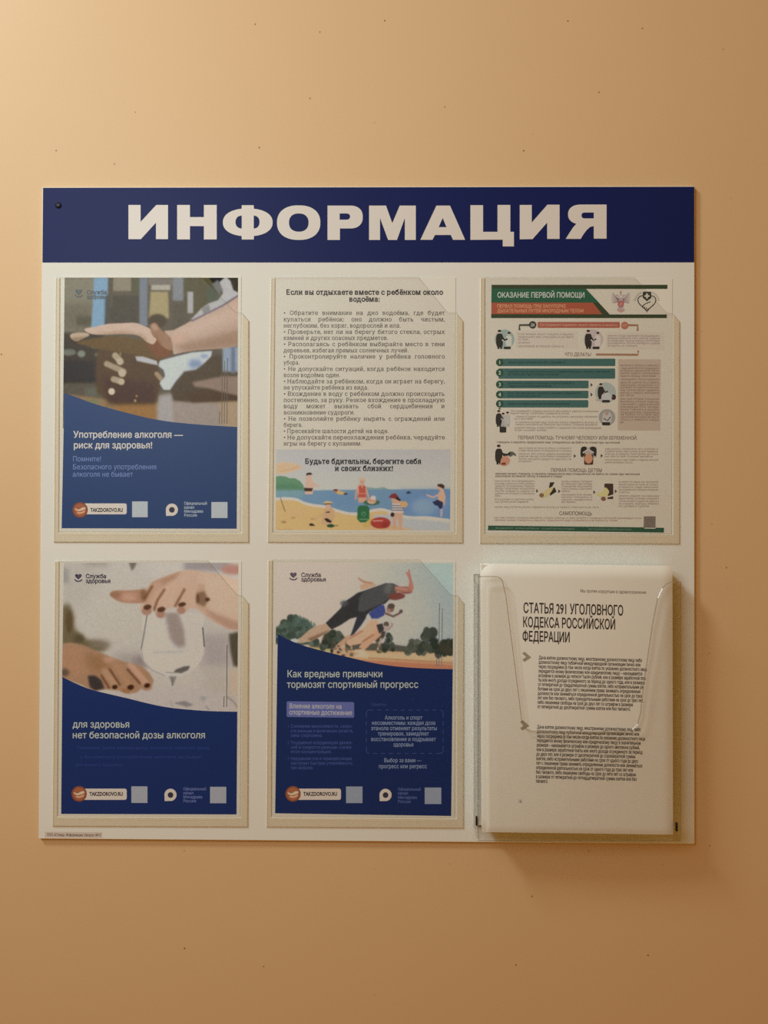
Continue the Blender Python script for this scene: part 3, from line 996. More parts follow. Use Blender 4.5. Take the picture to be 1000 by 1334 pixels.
picture('printed_photo', c, [(83, 733.2), (310.4, 733.2), (309, 929), (80.2, 929)], DP - 0.00003, W4, p4, 0.75)['label'] = 'photo of two hands and a wine glass'
mb = MB()
mb.poly(spline(cv4, 5, False) + [(308, 1061), (79.6, 1060.3)], DP, (0.005, 0.038, 0.225))
mb.build('blue_panel', INK, p4)
logo(p4, 102, 751.5, 111.5, 753.2, 759.4, 138.5, 144, (58, 52, 62), W4)
mb = MB()
for t, x0, y, cp, x1 in (('для здоровья', 94.5, 947.8, 9.0, 169), ('нет безопасной дозы алкоголя', 94, 961.8, 9.0, 267.6)):
    text(mb, t, x0, y, cp, DQ, alb((176, 184, 206), W4), LIGHT, x1)
mb.build('headline', INK, p4)['label'] = 'white two-line headline'
mb = MB()
for t, x0, y, x1 in (('Помните: даже малые дозы алкоголя наносят вред,', 100, 976, 274), ('и безопасного употребления алкоголя не бывает', 104, 988, 264), ('для вашего здоровья', 98, 998, 160)):
    text(mb, t, x0, y, 4.0, DQ, alb((40, 58, 112), W4), SANS, x1)
mb.build('body_text', INK, p4)['label'] = 'faint small print'
footer(p4, W4, 103, 1034.2, 165, (1027.4, 1042), (171, 1024.4, 192, 1046), (273.5, 1025, 294.6, 1046.4), 222, 1035.5, 238.5, (1029.5, 1034.8, 1040, 1045.2), (96, 108, 146), (196, 186, 172), (150, 152, 150))
vlines(p4, [(295.2, 840, 921, 0.9), (291.4, 907, 921, 0.9)], W4, (92, 84, 70))

# ------------------------------------------------------------------ poster, lower middle : runners
W5 = (185, 171, 148)
p5 = thing('poster', 'blue and photo poster of sprinters leaving the start line, in the lower middle pocket', 'poster', P(473, 1066, D0), 'posters in the flat pockets')
sheet(p5, [(358.5, 730.4), (593, 731), (591.6, 1065.8), (354.8, 1064.2)])
c = Canvas(354, 728, 596, 880, 2.0, (190, 180, 160))
tx = np.clip((c.X - 420) / 170, 0, 1)[..., None]
ty = np.clip((c.Y - 735) / 115, 0, 1)[..., None]
sky = np.array((200, 184, 158.)) * (1 - tx) + np.array((150, 162, 170.)) * tx
sky = sky * (1 - 0.35 * ty) + np.array((176, 170, 156.)) * 0.35 * ty
c.a = sky
c.poly([(548, 728), (596, 728), (596, 775), (588, 771)], (154, 172, 188), 4, 0.7)  # bluish glare of the corner the clear sheet leaves bare, painted into the sky
c.ell(500, 800, 60, 40, (184, 176, 160), 18, 0.5)
# hedge, field, track
c.poly([(440, 842), (470, 838), (500, 838), (530, 842), (596, 842), (596, 856), (440, 852)], (84, 82, 66), 1.0)
c.poly([(395, 842), (440, 846), (500, 848), (596, 852), (596, 880), (395, 880)], (188, 152, 108), 0.8)
c.poly([(470, 849), (596, 853), (596, 861), (470, 857)], (192, 166, 122), 1.2)
c.poly([(440, 858), (596, 866), (596, 880), (440, 880)], (176, 118, 84), 1.6)
c.stroke([(480, 857), (596, 864)], 1.2, (150, 104, 72), 0.6, 0.7)
c.poly([(398, 841), (440, 846), (436, 852), (426, 851)], (176, 164, 108), 0.8)
c.poly([(400, 838), (445, 838), (445, 846), (405, 843)], (96, 86, 62), 1.5)
rs = np.random.RandomState(7)
def tree(x0, x1, y0, y1, n, cols, r):
    for i in range(n):
        x = x0 + (x1 - x0) * rs.rand()
        hh = 1 - abs((x - (x0 + x1) / 2) / ((x1 - x0) / 2)) ** 2
        y = y1 - (y1 - y0) * max(0.08, hh) * (0.1 + 0.9 * rs.rand())
        rr = r * (0.6 + 0.7 * rs.rand())
        c.ell(x, y, rr, rr * (0.8 + 0.5 * rs.rand()), cols[rs.randint(len(cols))], 0.6, 0.9)
G1 = [(70, 84, 68), (84, 98, 82), (58, 68, 52), (96, 106, 92), (60, 72, 58)]
G2 = [(56, 62, 48), (68, 74, 58), (46, 52, 40), (78, 84, 70)]
c.poly([(356, 818), (372, 812), (384, 803), (398, 806), (410, 818), (412, 836), (390, 842), (356, 838)], (72, 82, 66), 1.4)
tree(356, 414, 802, 838, 60, G1, 4.2)
for i in range(14):
    x = 382 + i * 2.2
    c.stroke([(x, 816), (x + rs.uniform(-1, 1), 802 + abs(i - 4) * 1.2)], 1.5, (86, 104, 88), 0.5, 0.8)
c.poly([(418, 838), (422, 826), (434, 820), (446, 826), (454, 838), (450, 846), (418, 844)], (66, 66, 48), 1.2)
tree(420, 452, 822, 844, 30, G2, 3.4)
tree(500, 512, 828, 848, 14, G2, 3.2)
tree(530, 552, 828, 850, 40, [(84, 88, 70), (72, 78, 60), (94, 96, 80)], 4)
tree(546, 572, 817, 851, 55, G2, 4)
tree(570, 600, 832, 853, 36, [(50, 54, 40), (62, 60, 44)], 4)
c.ell(564, 824, 6, 6, (62, 66, 52), 1)
c.ell(556, 826, 6, 6, (66, 72, 58), 1)
# distant runner
c.stroke([(500, 820), (498, 828), (492, 834)], 6, (74, 68, 56), 0.8)
c.stroke([(496, 832), (492, 846)], 2.4, (176, 150, 122), 0.6)
c.stroke([(489, 834), (497, 850)], 2.0, (96, 84, 60), 0.6, 0.7)
c.ell(503, 813.5, 3.6, 3.8, (92, 78, 62), 0.6)
c.ell(502, 819, 4, 4, (168, 150, 132), 0.7)
c.stroke([(506, 820), (511, 814), (510, 812)], 1.8, (150, 124, 100), 0.6)
c.ell(493, 849.5, 3, 1.4, (84, 84, 44), 0.5, rot=20)
# middle runner
c.poly([(473, 796), (486, 787), (494, 784), (500, 786), (494, 794), (484, 800)], (194, 194, 194), 0.7)
c.poly([(480, 799), (492, 788), (500, 788), (502, 796), (500, 802), (492, 806), (484, 806)], (62, 72, 118), 0.7)
c.ell(508.5, 792.5, 4.8, 5.2, (120, 92, 72), 0.7)
c.ell(509.5, 789.5, 4.6, 3.4, (84, 70, 58), 0.7)
c.stroke([(502, 799), (512, 803), (520, 799), (523, 796)], 2.8, (112, 86, 68), 0.6)
c.ell(522, 796.5, 2.4, 2.4, (96, 78, 66), 0.6)
c.ell(506, 796, 3, 3, (158, 124, 100), 0.8, 0.8)
# legs
c.poly([(474, 818), (480, 809), (488, 806), (494, 812), (494, 820), (484, 828), (470, 838), (456, 842), (450, 838), (456, 828)], (200, 158, 122), 0.8)
c.poly([(450, 838), (458, 826), (452, 828), (440, 838), (434, 846), (438, 852), (450, 850)], (178, 144, 110), 0.9)
c.poly([(486, 824), (496, 818), (496, 828), (484, 838), (474, 848), (466, 850), (468, 842), (476, 832)], (196, 150, 114), 0.8)
c.stroke([(455, 832), (472, 822)], 2.2, (146, 104, 76), 0.9, 0.7)
c.stroke([(472, 836), (486, 827)], 2.2, (138, 98, 70), 0.9, 0.7)
c.poly([(490, 814), (498, 812), (500, 820), (494, 826)], (58, 56, 50), 0.7)
for i in range(26):
    c.ell(432 + 40 * rs.rand(), 841 + 14 * rs.rand(), 1.2 + rs.rand() * 1.8, 1 + rs.rand(), [(92, 78, 60), (196, 172, 134), (118, 100, 76), (60, 52, 40), (186, 168, 130)][rs.randint(5)], 0.5, 0.8)
c.poly([(462, 846), (474, 846), (480, 856), (462, 856)], (206, 178, 142), 1, 0.8)
c.ell(432, 848, 2, 3.2, (60, 52, 42), 0.6)
# front runner
c.poly([(480, 792), (476, 806), (470, 815), (461, 826), (456, 829), (462, 812), (466, 800)], (52, 52, 54), 0.7)
c.poly([(512, 760.5), (502, 760), (488, 765), (476, 769), (466, 772), (456, 779), (447, 785), (444, 792), (436, 800), (424, 811.5), (428, 818), (432, 820), (444, 814), (456, 806), (464, 804), (472, 806), (482, 797), (492, 790), (502, 786), (510, 778), (517, 770), (519, 764)], (52, 50, 46), 0.7)
ms = c.poly([(512, 760.5), (502, 760), (488, 765), (474, 770), (468, 778), (466, 796), (474, 797), (482, 793), (498, 786), (510, 777), (517, 769), (518, 763)], (74, 74, 69), 1.0)
c.ell(506, 765, 5, 10, (110, 108, 94), 3, 0.7, clip=ms, rot=15)
c.ell(448, 786, 5, 4, (86, 84, 80), 1.5, 0.8)
ml_ = c.poly([(424, 812), (412, 815), (402, 821), (392, 830), (384, 835), (390, 838), (404, 836), (416, 830), (428, 822), (431, 819)], (176, 148, 116), 0.7)
c.poly([(400, 832), (430, 820), (424, 828), (406, 836)], (120, 90, 64), 1.2, 0.8, clip=ml_)
c.poly([(378.5, 833), (384, 831.5), (390, 834), (386, 838), (379, 836)], (176, 178, 180), 0.7)
c.poly([(465, 751), (470, 755), (478, 757), (486, 758), (490, 763), (478, 767), (470, 769), (468, 762), (474, 761), (467, 756)], (184, 150, 116), 0.9)
c.stroke([(467, 753), (474, 758), (484, 760)], 1.4, (142, 108, 78), 0.6, 0.7)
c.poly([(505, 777), (512, 772), (520, 772), (528, 775), (526, 779), (520, 781), (514, 782), (508, 781)], (116, 66, 52), 0.8)
c.poly([(514, 763), (522, 764), (532, 764), (537, 767), (537, 772), (530, 774), (522, 772), (514, 770)], (156, 106, 84), 0.7)
c.poly([(532, 765), (533, 756), (530, 749), (528, 745.5), (529.5, 744.5), (531.5, 746.5), (531.5, 741), (533.5, 742.5), (535, 750), (537, 758), (539, 766), (536, 772)], (172, 116, 92), 0.6)
c.stroke([(516, 766), (530, 768)], 2.2, (190, 148, 126), 0.9, 0.6)
c.stroke([(518, 773), (534, 772)], 1.6, (112, 66, 52), 0.7, 0.7)
c.mottle(1.6, 9, 0.9)
cv5 = [(361.6, 826), (378, 834.5), (400, 842.5), (430, 850.5), (455, 856.5), (480, 862.4), (505, 866.8), (530, 869.4), (560, 871), (589.5, 871.8)]
picture('printed_photo', c, [(359.8, 733), (590, 733.4), (589.6, 874), (358.8, 874)], DP - 0.00003, W5, p5, 0.7)['label'] = 'photo of three sprinters at the start'
mb = MB()
mb.poly(spline(cv5, 5, False) + [(587.5, 1063), (358.2, 1059.5)], DP, (0.005, 0.034, 0.195))
mb.build('blue_panel', INK, p5)
logo(p5, 382, 749.6, 392, 751.6, 757.4, 418, 424.5, (78, 66, 68), W5)
mb = MB()
text(mb, 'Как вредные привычки', 373.5, 882.2, 9.2, DQ, alb((168, 172, 192), W5), LIGHT, 498.5)
text(mb, 'тормозят спортивный прогресс', 373.5, 896, 9.2, DQ, alb((168, 172, 192), W5), LIGHT, 545)
mb.build('headline', INK, p5)['label'] = 'white two-line headline'
mb = MB()
mb.poly([(x, y + (x - 373) * 0.012) for x, y in rrect(373.2, 913.6, 461.2, 934, 2)], DQ, alb((88, 94, 134), W5))
text(mb, 'Влияние алкоголя на', 376.5, 922.6, 6.2, DR, alb((164, 160, 168), W5), BOLD, 445, 923.4)
text(mb, 'спортивные достижения', 376.5, 930.6, 6.2, DR, alb((164, 160, 168), W5), BOLD, 458.5, 931.6)
mb.build('grey_text_box', INK, p5)['label'] = 'grey-violet box with two lines of text'
mb = MB()
cc = alb((64, 82, 128), W5)
BODY5 = ['Снижение выносливости, скоро-', 'сти реакции и физических качеств,', 'силы спортсмена.', 'Ухудшение координации движе-', 'ний и скорости реакции, снижа-', 'ется концентрация.', 'Нарушение сна и терморегуляции,', 'наступает быстрая утомляемость', 'при нагрузке.']
for t, y, x1 in zip(BODY5, (948, 954.2, 960, 969.4, 975.4, 981.2, 990.2, 996.2, 1002), (459, 460, 420, 459, 459, 432, 459, 459, 408)):
    text(mb, t, 378.6, y, 4.4, DQ, cc, SANS, x1)
for k_, y in enumerate((948, 969.4, 990.2)):
    text(mb, str(k_ + 1), 374, y, 4.0, DQ, alb((52, 70, 116), W5), SANS)
mb.build('body_text', INK, p5)['label'] = 'faint small print in the left column'
mb = MB()
cc = alb((124, 136, 172), W5)
for t, x0, x1, y in (('Алкоголь и спорт', 501, 550, 937.4), ('несовместимы: каждая доза', 484, 567, 944.2), ('этанола отменяет результаты', 483, 569, 951.2), ('тренировок, замедляет', 492, 558.5, 958.2), ('восстановление и подрывает', 483, 567.5, 965.4), ('здоровье', 512, 538.5, 972.4), ('Выбор за вами —', 500, 548.5, 993), ('прогресс или регресс', 493, 556, 1000.8)):
    text(mb, t, x0, y, 5.4, DQ, cc, LIGHT, x1)
text(mb, 'Памятка', 483, 919.6, 4.0, DQ, alb((52, 68, 112), W5), SANS, 503)
rr = rrect(477, 925, 577, 981.5, 4)
cc2 = alb((52, 70, 114), W5)
for i in range(len(rr)):
    a, b_ = np.array(rr[i - 1]), np.array(rr[i])
    nseg = max(1, int(np.linalg.norm(b_ - a) / 5))
    for k_ in range(nseg):
        if nseg > 2 and k_ % 2:
            continue
        q0, q1 = a + (b_ - a) * k_ / nseg, a + (b_ - a) * (k_ + 1) / nseg
        mb.poly(ribbon([q0, q1], 0.8), DQ, cc2)
mb.build('call_out', INK, p5)['label'] = 'dashed box of pale centred text'
footer(p5, W5, 381.5, 1034.2, 444, (1027.4, 1042), (450.6, 1024.6, 472, 1046.2), (553, 1026, 574.6, 1047.4), 502, 1035.6, 518, (1030, 1035.2, 1040.6, 1046), (74, 88, 130), (190, 180, 166), (132, 138, 140))
vlines(p5, [(571.8, 786, 836, 0.9), (575.6, 792, 834, 0.9), (568.6, 852, 868, 0.9), (571.6, 852, 868, 0.8), (575, 852, 868, 0.8)], W5, (106, 108, 104))

# ------------------------------------------------------------------ text sheet, upper middle
W2 = (202, 194, 174)
p2 = thing('poster', 'white bathing safety text sheet with a beach drawing, in the upper middle pocket', 'poster', P(473, 697, D0), 'posters in the flat pockets')
sheet(p2, [(359, 360.5), (593.2, 361.5), (591.8, 694.2), (356, 693.2)])
mb = MB()
ck = alb((56, 46, 46), W2)
text(mb, 'Если вы отдыхаете вместе с ребёнком около', 372.5, 383.8, 6.6, DP, ck, SERIFB, 577)
text(mb, 'водоёма:', 454.5, 392.8, 6.6, DP, ck, SERIFB, 494.5)
mb.build('headline', INK, p2)['label'] = 'bold serif heading'
mb = MB()
T2 = [('• Обратите внимание на дно водоёма, где будет', 410.2, None), ('купаться ребёнок: оно должно быть чистым,', 418.6, None), ('неглубоким, без коряг, водорослей и ила.', 426.7, 522), ('• Проверьте, нет ли на берегу битого стекла, острых', 434.9, None), ('камней и других опасных предметов.', 442.8, 505.5), ('• Располагаясь с ребёнком выбирайте место в тени', 450.9, None), ('деревьев, избегая прямых солнечных лучей.', 459, 532), ('• Проконтролируйте наличие у ребёнка головного', 467, None), ('убора.', 475, 390), ('• Не допускайте ситуаций, когда ребёнок находится', 483.2, None), ('возле водоёма один.', 491.2, 443), ('• Наблюдайте за ребёнком, когда он играет на берегу,', 499.4, None), ('не упускайте ребёнка из вида.', 507.4, 480), ('• Вхождение в воду с ребёнком должно происходить', 515.6, None), ('постепенно, за руку. Резкое вхождение в прохладную', 523.7, None), ('воду может вызвать сбой сердцебиения и', 531.7, None), ('возникновение судороги.', 539.9, 462), ('• Не позволяйте ребёнку нырять с ограждений или', 548.1, None), ('берега.', 556.1, 394), ('• Пресекайте шалости детей на воде.', 564.2, 506), ('• Не допускайте переохлаждения ребёнка, чередуйте', 572.4, None), ('игры на берегу с купанием.', 580.4, 471)]
ck = alb((82, 72, 64), W2)
for t, y, x1 in T2:
    if x1 is None:
        text(mb, t, 369.2, y, 5.5, DP, ck, SERIF, 579.4, None, True)
    else:
        text(mb, t, 369.2, y, 5.5, DP, ck, SERIF, x1)
mb.build('body_text', INK, p2)
c = Canvas(354, 582, 592, 696, 2.0, (184, 186, 172))
c.gradv(585, 636, (184, 184, 170), (192, 196, 186))
c.poly([(354, 606), (366, 602), (380, 603), (390, 606), (394, 609), (386, 613), (372, 617), (354, 618)], (218, 184, 130), 1.4)
c.stroke([(366, 614), (380, 611), (390, 607)], 1.6, (206, 160, 110), 0.8, 0.7)
c.stroke([(362, 609), (372, 606)], 2, (222, 170, 130), 1, 0.7)
c.poly([(354, 622), (364, 620), (371, 620.5), (377, 623), (384, 623), (391, 627), (395, 632), (397, 640), (354, 640)], (96, 150, 100), 0.5)
c.poly([(354, 632), (380, 630), (396, 636), (397, 640), (354, 640)], (76, 134, 92), 2, 0.6)
c.poly([(474, 634), (490, 636), (500, 634.5), (506, 637.5), (512, 639), (474, 640)], (128, 164, 148), 0.5)
c.poly([(354, 639.5), (420, 638.6), (500, 637.6), (592, 637), (592, 680), (354, 676)], (106, 148, 172), 0.5)
c.rect(354, 638, 395, 648, (120, 166, 160), 2, 0.7)
c.poly([(520, 638), (592, 637), (592, 676), (520, 668)], (98, 138, 184), 4, 0.6)
c.ell(552, 660, 16, 11, (132, 168, 206), 4, 0.8)
c.ell(570, 655, 14, 10, (118, 156, 200), 5, 0.6)
c.poly([(424, 642), (462, 641), (462, 662), (436, 660)], (98, 142, 178), 4, 0.6)
shore = [(354, 648.5), (372, 647.6), (386, 649), (396, 653.5), (408, 656.5), (424, 658.5), (436, 662.5), (448, 666), (458, 667.6), (470, 667), (480, 664.5), (494, 662), (506, 664), (518, 669), (534, 672.5), (556, 672.6), (576, 675), (592, 677.5)]
lo = [(x, y + (3.6 if x < 500 else 3.2)) for x, y in shore]
c.poly(spline(shore, 5, False) + [(592, 698), (354, 698)], (204, 208, 200), 0.5)
c.poly(spline(lo, 5, False)[:60] + [(x, y + 2.5) for x, y in spline(lo, 5, False)[60:]] + [(592, 698), (354, 698)], (216, 182, 104), 0.5)
c.poly([(484, 672), (500, 670), (520, 674), (592, 681), (592, 698), (536, 698), (520, 690), (500, 682)], (178, 186, 190), 1.6)
c.poly([(480, 684), (515, 684), (540, 691), (592, 693), (592, 698), (480, 698)], (212, 176, 116), 1.4)
c.ell(385, 668, 18, 6, (222, 176, 112), 4, 0.6)
c.stroke([(365, 648), (371, 666)], 1.0, (110, 92, 56), 0.4, 0.9)
for x, y, rx, ry, cc in ((369.5, 680, 3.4, 1.6, (170, 136, 74)), (382, 674.5, 3, 1.2, (186, 148, 84)), (408, 676, 4, 1, (184, 140, 80)), (372, 691, 12, 1.2, (196, 152, 88))):
    c.ell(x, y, rx, ry, cc, 0.6, 0.9)
SK = (216, 176, 142)
# wading man
c.poly([(397, 636), (398, 624), (402, 620), (406, 622), (408, 628), (416, 633), (417.5, 635), (409, 633), (407, 644), (397, 644)], SK, 0.4, smooth=False)
c.ell(403, 619.5, 3.2, 4, SK, 0.4)
c.poly([(399, 620), (399, 616.5), (404, 615.6), (407, 617.5), (405, 618.5), (401, 618.6)], (44, 32, 22), 0.4)
c.poly([(396, 635.5), (407.5, 636), (406, 640), (396.5, 640)], (70, 46, 28), 0.4)
# swimmer
c.ell(438, 640, 3.2, 2.4, (190, 122, 88), 0.5)
c.poly([(440, 638.5), (449, 641.5), (452, 643.5), (444, 644.5), (438, 643)], (216, 178, 96), 0.5)
c.ell(450, 643.4, 2.6, 1.2, (74, 54, 44), 0.4)
c.ell(437, 638.4, 3, 1.2, (120, 50, 40), 0.4)
# woman in red
c.poly([(465, 640), (467, 631), (474, 631), (477, 641), (478, 654), (467, 655)], (214, 160, 124), 0.4)
c.stroke([(467, 633), (463.5, 642), (463, 650)], 2.0, (214, 160, 124), 0.4)
c.stroke([(475, 633), (478.5, 642), (480, 648)], 2.0, (214, 160, 124), 0.4)
c.ell(471.5, 627, 3.4, 4, (206, 158, 118), 0.4)
c.ell(471.5, 624.5, 4.2, 1.8, (214, 178, 130), 0.4)
c.poly([(467, 634), (470, 632), (471.5, 637), (473, 632), (476, 634), (476, 641), (477, 648), (466, 648), (467.5, 641)], (200, 84, 58), 0.4)
c.stroke([(467, 643), (476, 643)], 0.8, (222, 140, 104), 0.3)
# child in a ring
c.ell(484, 654.5, 10.5, 3.8, (66, 112, 78), 0.5)
c.ell(484, 652.5, 6, 4, (214, 172, 130), 0.5)
c.ell(486, 648.6, 3.4, 2.8, (214, 204, 186), 0.5)
c.stroke([(479, 651), (489, 653)], 1.6, (196, 120, 84), 0.5, 0.7)
# seated child
c.poly([(420, 676), (422, 664), (428, 660), (435, 664), (436, 672), (432, 681), (426, 684), (418, 682)], (208, 168, 112), 0.5, smooth=True)
c.stroke([(423, 668), (414, 674), (408, 677)], 2.0, (208, 168, 112), 0.5)
c.ell(427, 659, 3.6, 4.4, (214, 170, 128), 0.4)
c.ell(427, 655, 5.6, 2.2, (216, 182, 118), 0.4)
c.stroke([(423, 656.6), (431, 656.2)], 1.3, (96, 66, 40), 0.4)
c.stroke([(425, 667.5), (429, 667)], 1.6, (92, 66, 40), 0.4)
c.poly([(422, 676), (426, 675), (432, 679), (431, 681), (426, 680)], (50, 34, 24), 0.4)
c.poly([(402, 683.5), (405, 681.5), (408, 682.5), (410.5, 685), (404, 685)], (54, 36, 26), 0.4)
c.ell(430.5, 685, 5, 2.2, (44, 80, 42), 0.4)
c.stroke([(435, 685), (440, 684.6)], 0.9, (120, 104, 60), 0.4)
# backpack and red ring
c.poly([(465.5, 662), (468, 658.5), (478, 658.5), (481, 662), (481, 676), (478, 680.5), (469, 680.5), (465, 676)], (44, 114, 60), 0.5)
c.ell(473.5, 669.5, 3, 3, (104, 164, 112), 0.5, 0.8)
c.ell(473.5, 669.8, 1.8, 1.8, (44, 114, 60), 0.4)
c.stroke([(468.5, 676.4), (478.5, 676.4)], 1.4, (126, 170, 118), 0.4, 0.8)
c.poly([(481, 676), (486, 674), (484, 684), (476, 688), (472, 684)], (206, 178, 82), 0.6)
c.ell(495.5, 681.2, 13, 7.4, (186, 58, 40), 0.5)
c.stroke([(486, 678.6), (498, 678.2)], 1.6, (226, 160, 140), 0.6, 0.9)
c.ell(502, 684, 5, 4, (150, 40, 30), 1.2, 0.6)
# girl with cap
c.poly([(511, 654), (516, 650), (523, 653), (525, 666), (523, 690), (520, 690), (517, 672), (515, 690), (512, 690), (510, 668)], (208, 164, 122), 0.4)
c.ell(514, 651, 4.4, 4, (210, 160, 124), 0.4)
c.poly([(506, 648), (510, 643.4), (515, 642.6), (519, 647), (518, 650), (511, 649)], (142, 50, 46), 0.4)
c.poly([(517, 647), (522, 651), (521, 653), (515, 650)], (46, 34, 26), 0.4)
c.poly([(511, 656), (522, 656), (526, 668), (511, 668)], (206, 196, 180), 0.4)
for yy in (658.5, 661.5, 664.5):
    c.stroke([(511, yy), (525, yy + 0.4)], 1.1, (90, 94, 110), 0.3)
c.ell(526, 657, 5, 4, (214, 166, 96), 0.6)
c.ell(511, 670.5, 2.6, 2.8, (44, 44, 46), 0.4)
# boat
c.poly([(528.5, 641.5), (531, 641), (532, 638.6), (533, 641), (535.5, 641.4), (534, 643), (530, 643)], (44, 56, 66), 0.4)
# jumping boy
c.poly([(570, 646), (573, 638), (577, 637), (580, 646), (579, 658), (571, 656)], (218, 172, 128), 0.4)
c.stroke([(572, 644), (564, 648), (556, 645)], 2.2, (210, 172, 146), 0.5)
c.ell(573.5, 634.5, 4, 4, (216, 168, 124), 0.4)
c.poly([(569, 633), (570.5, 630.6), (576, 630.4), (579, 633), (578, 637), (573, 634.6)], (76, 50, 40), 0.4)
c.poly([(563, 654), (570, 651), (577, 654.5), (576, 662), (573, 663.5), (570, 659), (566, 658)], (48, 52, 84), 0.4)
c.stroke([(575, 664), (574.5, 672)], 2.8, (186, 168, 168), 0.5)
c.mottle(1.0, 2, 0.9)
c.a = c.a.mean(2, keepdims=True) * 0.2 + c.a * 0.8
picture('beach_drawing', c, [(359.6, 585.5), (586.6, 585.5), (586, 690.8), (358.8, 690.4)], DP - 0.00003, W2, p2, 0.75)['label'] = 'printed drawing of children on a beach'
mb = MB()
ck = alb((40, 40, 40), W2)
text(mb, 'Будьте бдительны, берегите себя', 397, 604.2, 6.8, DQ, ck, SERIFB, 549)
text(mb, 'и своих близких!', 436, 613.4, 6.8, DQ, ck, SERIFB, 512)
mb.build('closing_line', INK, p2)['label'] = 'bold serif closing line'

# ------------------------------------------------------------------ first aid sheet, upper right
W3 = (177, 161, 138)
p3 = thing('poster', 'green and red first aid instruction sheet in the upper right pocket', 'poster', P(753, 700, D0), 'posters in the flat pockets')
sheet(p3, [(633, 363), (875.4, 363), (874.2, 695.4), (632.2, 694.8)])
def A3(r, g, b_):
    return alb((r, g, b_), W3)
DG = A3(36, 66, 42)
mb = MB()
mb.poly([(640, 371), (869.2, 371), (869, 376.4), (763, 376.4), (794, 409.6), (868.4, 409.6), (868.2, 414.4), (639.6, 414.4)], DP, A3(46, 54, 32))
mb.poly([(640, 376), (763, 376.2), (780, 394.3), (639.8, 394.0)], DQ, A3(36, 74, 48))
mb.poly([(639.8, 394.2), (772, 394.2), (784, 409.4), (639.7, 409.2)], DQ, A3(140, 70, 46))
text(mb, 'ОКАЗАНИЕ ПЕРВОЙ ПОМОЩИ', 647.5, 387.6, 6.9, DR, A3(168, 178, 152), BOLD, 761.5)
text(mb, 'ПЕРВАЯ ПОМОЩЬ ПРИ ЗАКУПОРКЕ', 647.2, 400.9, 4.4, DR, A3(206, 128, 88), BOLD, 737)
text(mb, 'ДЫХАТЕЛЬНЫХ ПУТЕЙ ИНОРОДНЫМ ТЕЛОМ', 647.4, 407.0, 4.4, DR, A3(206, 128, 88), BOLD, 760)
mb.build('title_band', INK, p3)['label'] = 'green and red title band'
# double-headed eagle emblem
mb = MB()
cg, cr_ = A3(150, 130, 116), A3(146, 84, 70)
ex, ey = 808.3, 391
for s in (-1, 1):
    for k_ in range(6):
        a = math.radians(-62 + k_ * 26)
        mb.poly(ribbon([(ex + s * 3.0, ey - 1 + k_ * 0.6), (ex + s * (5 + 7.2 * math.cos(a * 0.6)), ey - 3 + 7.5 * math.sin(a))], 1.5), DP, cg)
    mb.poly(ribbon(spline([(ex + s * 1.5, ey + 1), (ex + s * 2.6, ey - 5), (ex + s * 4.6, ey - 6.6), (ex + s * 6.2, ey - 5.6)], 4, False), 1.4), DQ, cg)
    mb.poly(ribbon([(ex + s * 2, ey + 9), (ex + s * 5, ey + 13)], 1.2), DP, cg)
mb.poly(spline([(ex - 3.5, ey - 2), (ex + 3.5, ey - 2), (ex + 4, ey + 7), (ex, ey + 12), (ex - 4, ey + 7)], 5), DP, cg)
mb.poly([(ex - 3.8, ey + 1), (ex + 3.8, ey + 1), (ex + 3.8, ey + 7), (ex, ey + 9.5), (ex - 3.8, ey + 7)], DQ, cr_)
mb.poly(ribbon([(ex - 1.5, ey + 7), (ex + 0.5, ey + 3), (ex + 2, ey + 6)], 0.9), DR, A3(180, 140, 120))
mb.poly(ribbon([(ex, ey - 12), (ex, ey - 8)], 1.0), DQ, cr_)
mb.poly(ribbon([(ex - 1.5, ey - 10.6), (ex + 1.5, ey - 10.6)], 0.8), DQ, cr_)
mb.poly(ell(ex, ey - 7.5, 1.6, 1.3, 12), DQ, cg)
mb.poly(spline([(ex - 5, ey + 12.5), (ex, ey + 11.5), (ex + 5, ey + 12.5), (ex + 3, ey + 15), (ex, ey + 16), (ex - 3, ey + 15)], 4), DQ, A3(160, 122, 104))
mb.build('eagle_emblem', INK, p3)
# heart of clasped hands with a cross shield
mb = MB()
hx, hy = 842.3, 394
ht = heart(hx, hy, 23.5)
mb.poly(ribbon(ht + ht[:1], 1.3), DP, A3(50, 44, 34))
mb.poly([(837, 380), (848, 380), (848, 388), (842.4, 392.4), (837, 388)], DQ, A3(42, 46, 32))
mb.poly([(841.3, 382.3), (843.5, 382.3), (843.5, 384.5), (845.7, 384.5), (845.7, 386.7), (843.5, 386.7), (843.5, 388.9), (841.3, 388.9), (841.3, 386.7), (839.1, 386.7), (839.1, 384.5), (841.3, 384.5)], DR, A3(176, 158, 134))
mb.poly(ribbon(spline([(847, 393), (843.5, 394.5), (840, 396), (836.5, 399)], 4, False), 1.1), DQ, A3(50, 44, 34))
for k_ in range(4):
    mb.poly(ribbon([(837.5 + k_ * 2.1, 398.6 + k_ * 1.0), (836.4 + k_ * 2.2, 401.2 + k_ * 1.1)], 1.0), DQ, A3(50, 44, 34))
for s in (-1, 1):
    for k_ in range(6):
        a = math.radians(-90 + s * (30 + k_ * 9))
        q = (hx + 14.6 * math.cos(a), hy + 1.5 + 14.6 * math.sin(a))
        mb.poly(ribbon([q, (hx + 17.6 * math.cos(a), hy + 1.5 + 17.6 * math.sin(a))], 0.9), DP, A3(120, 106, 88))
mb.build('heart_emblem', INK, p3)

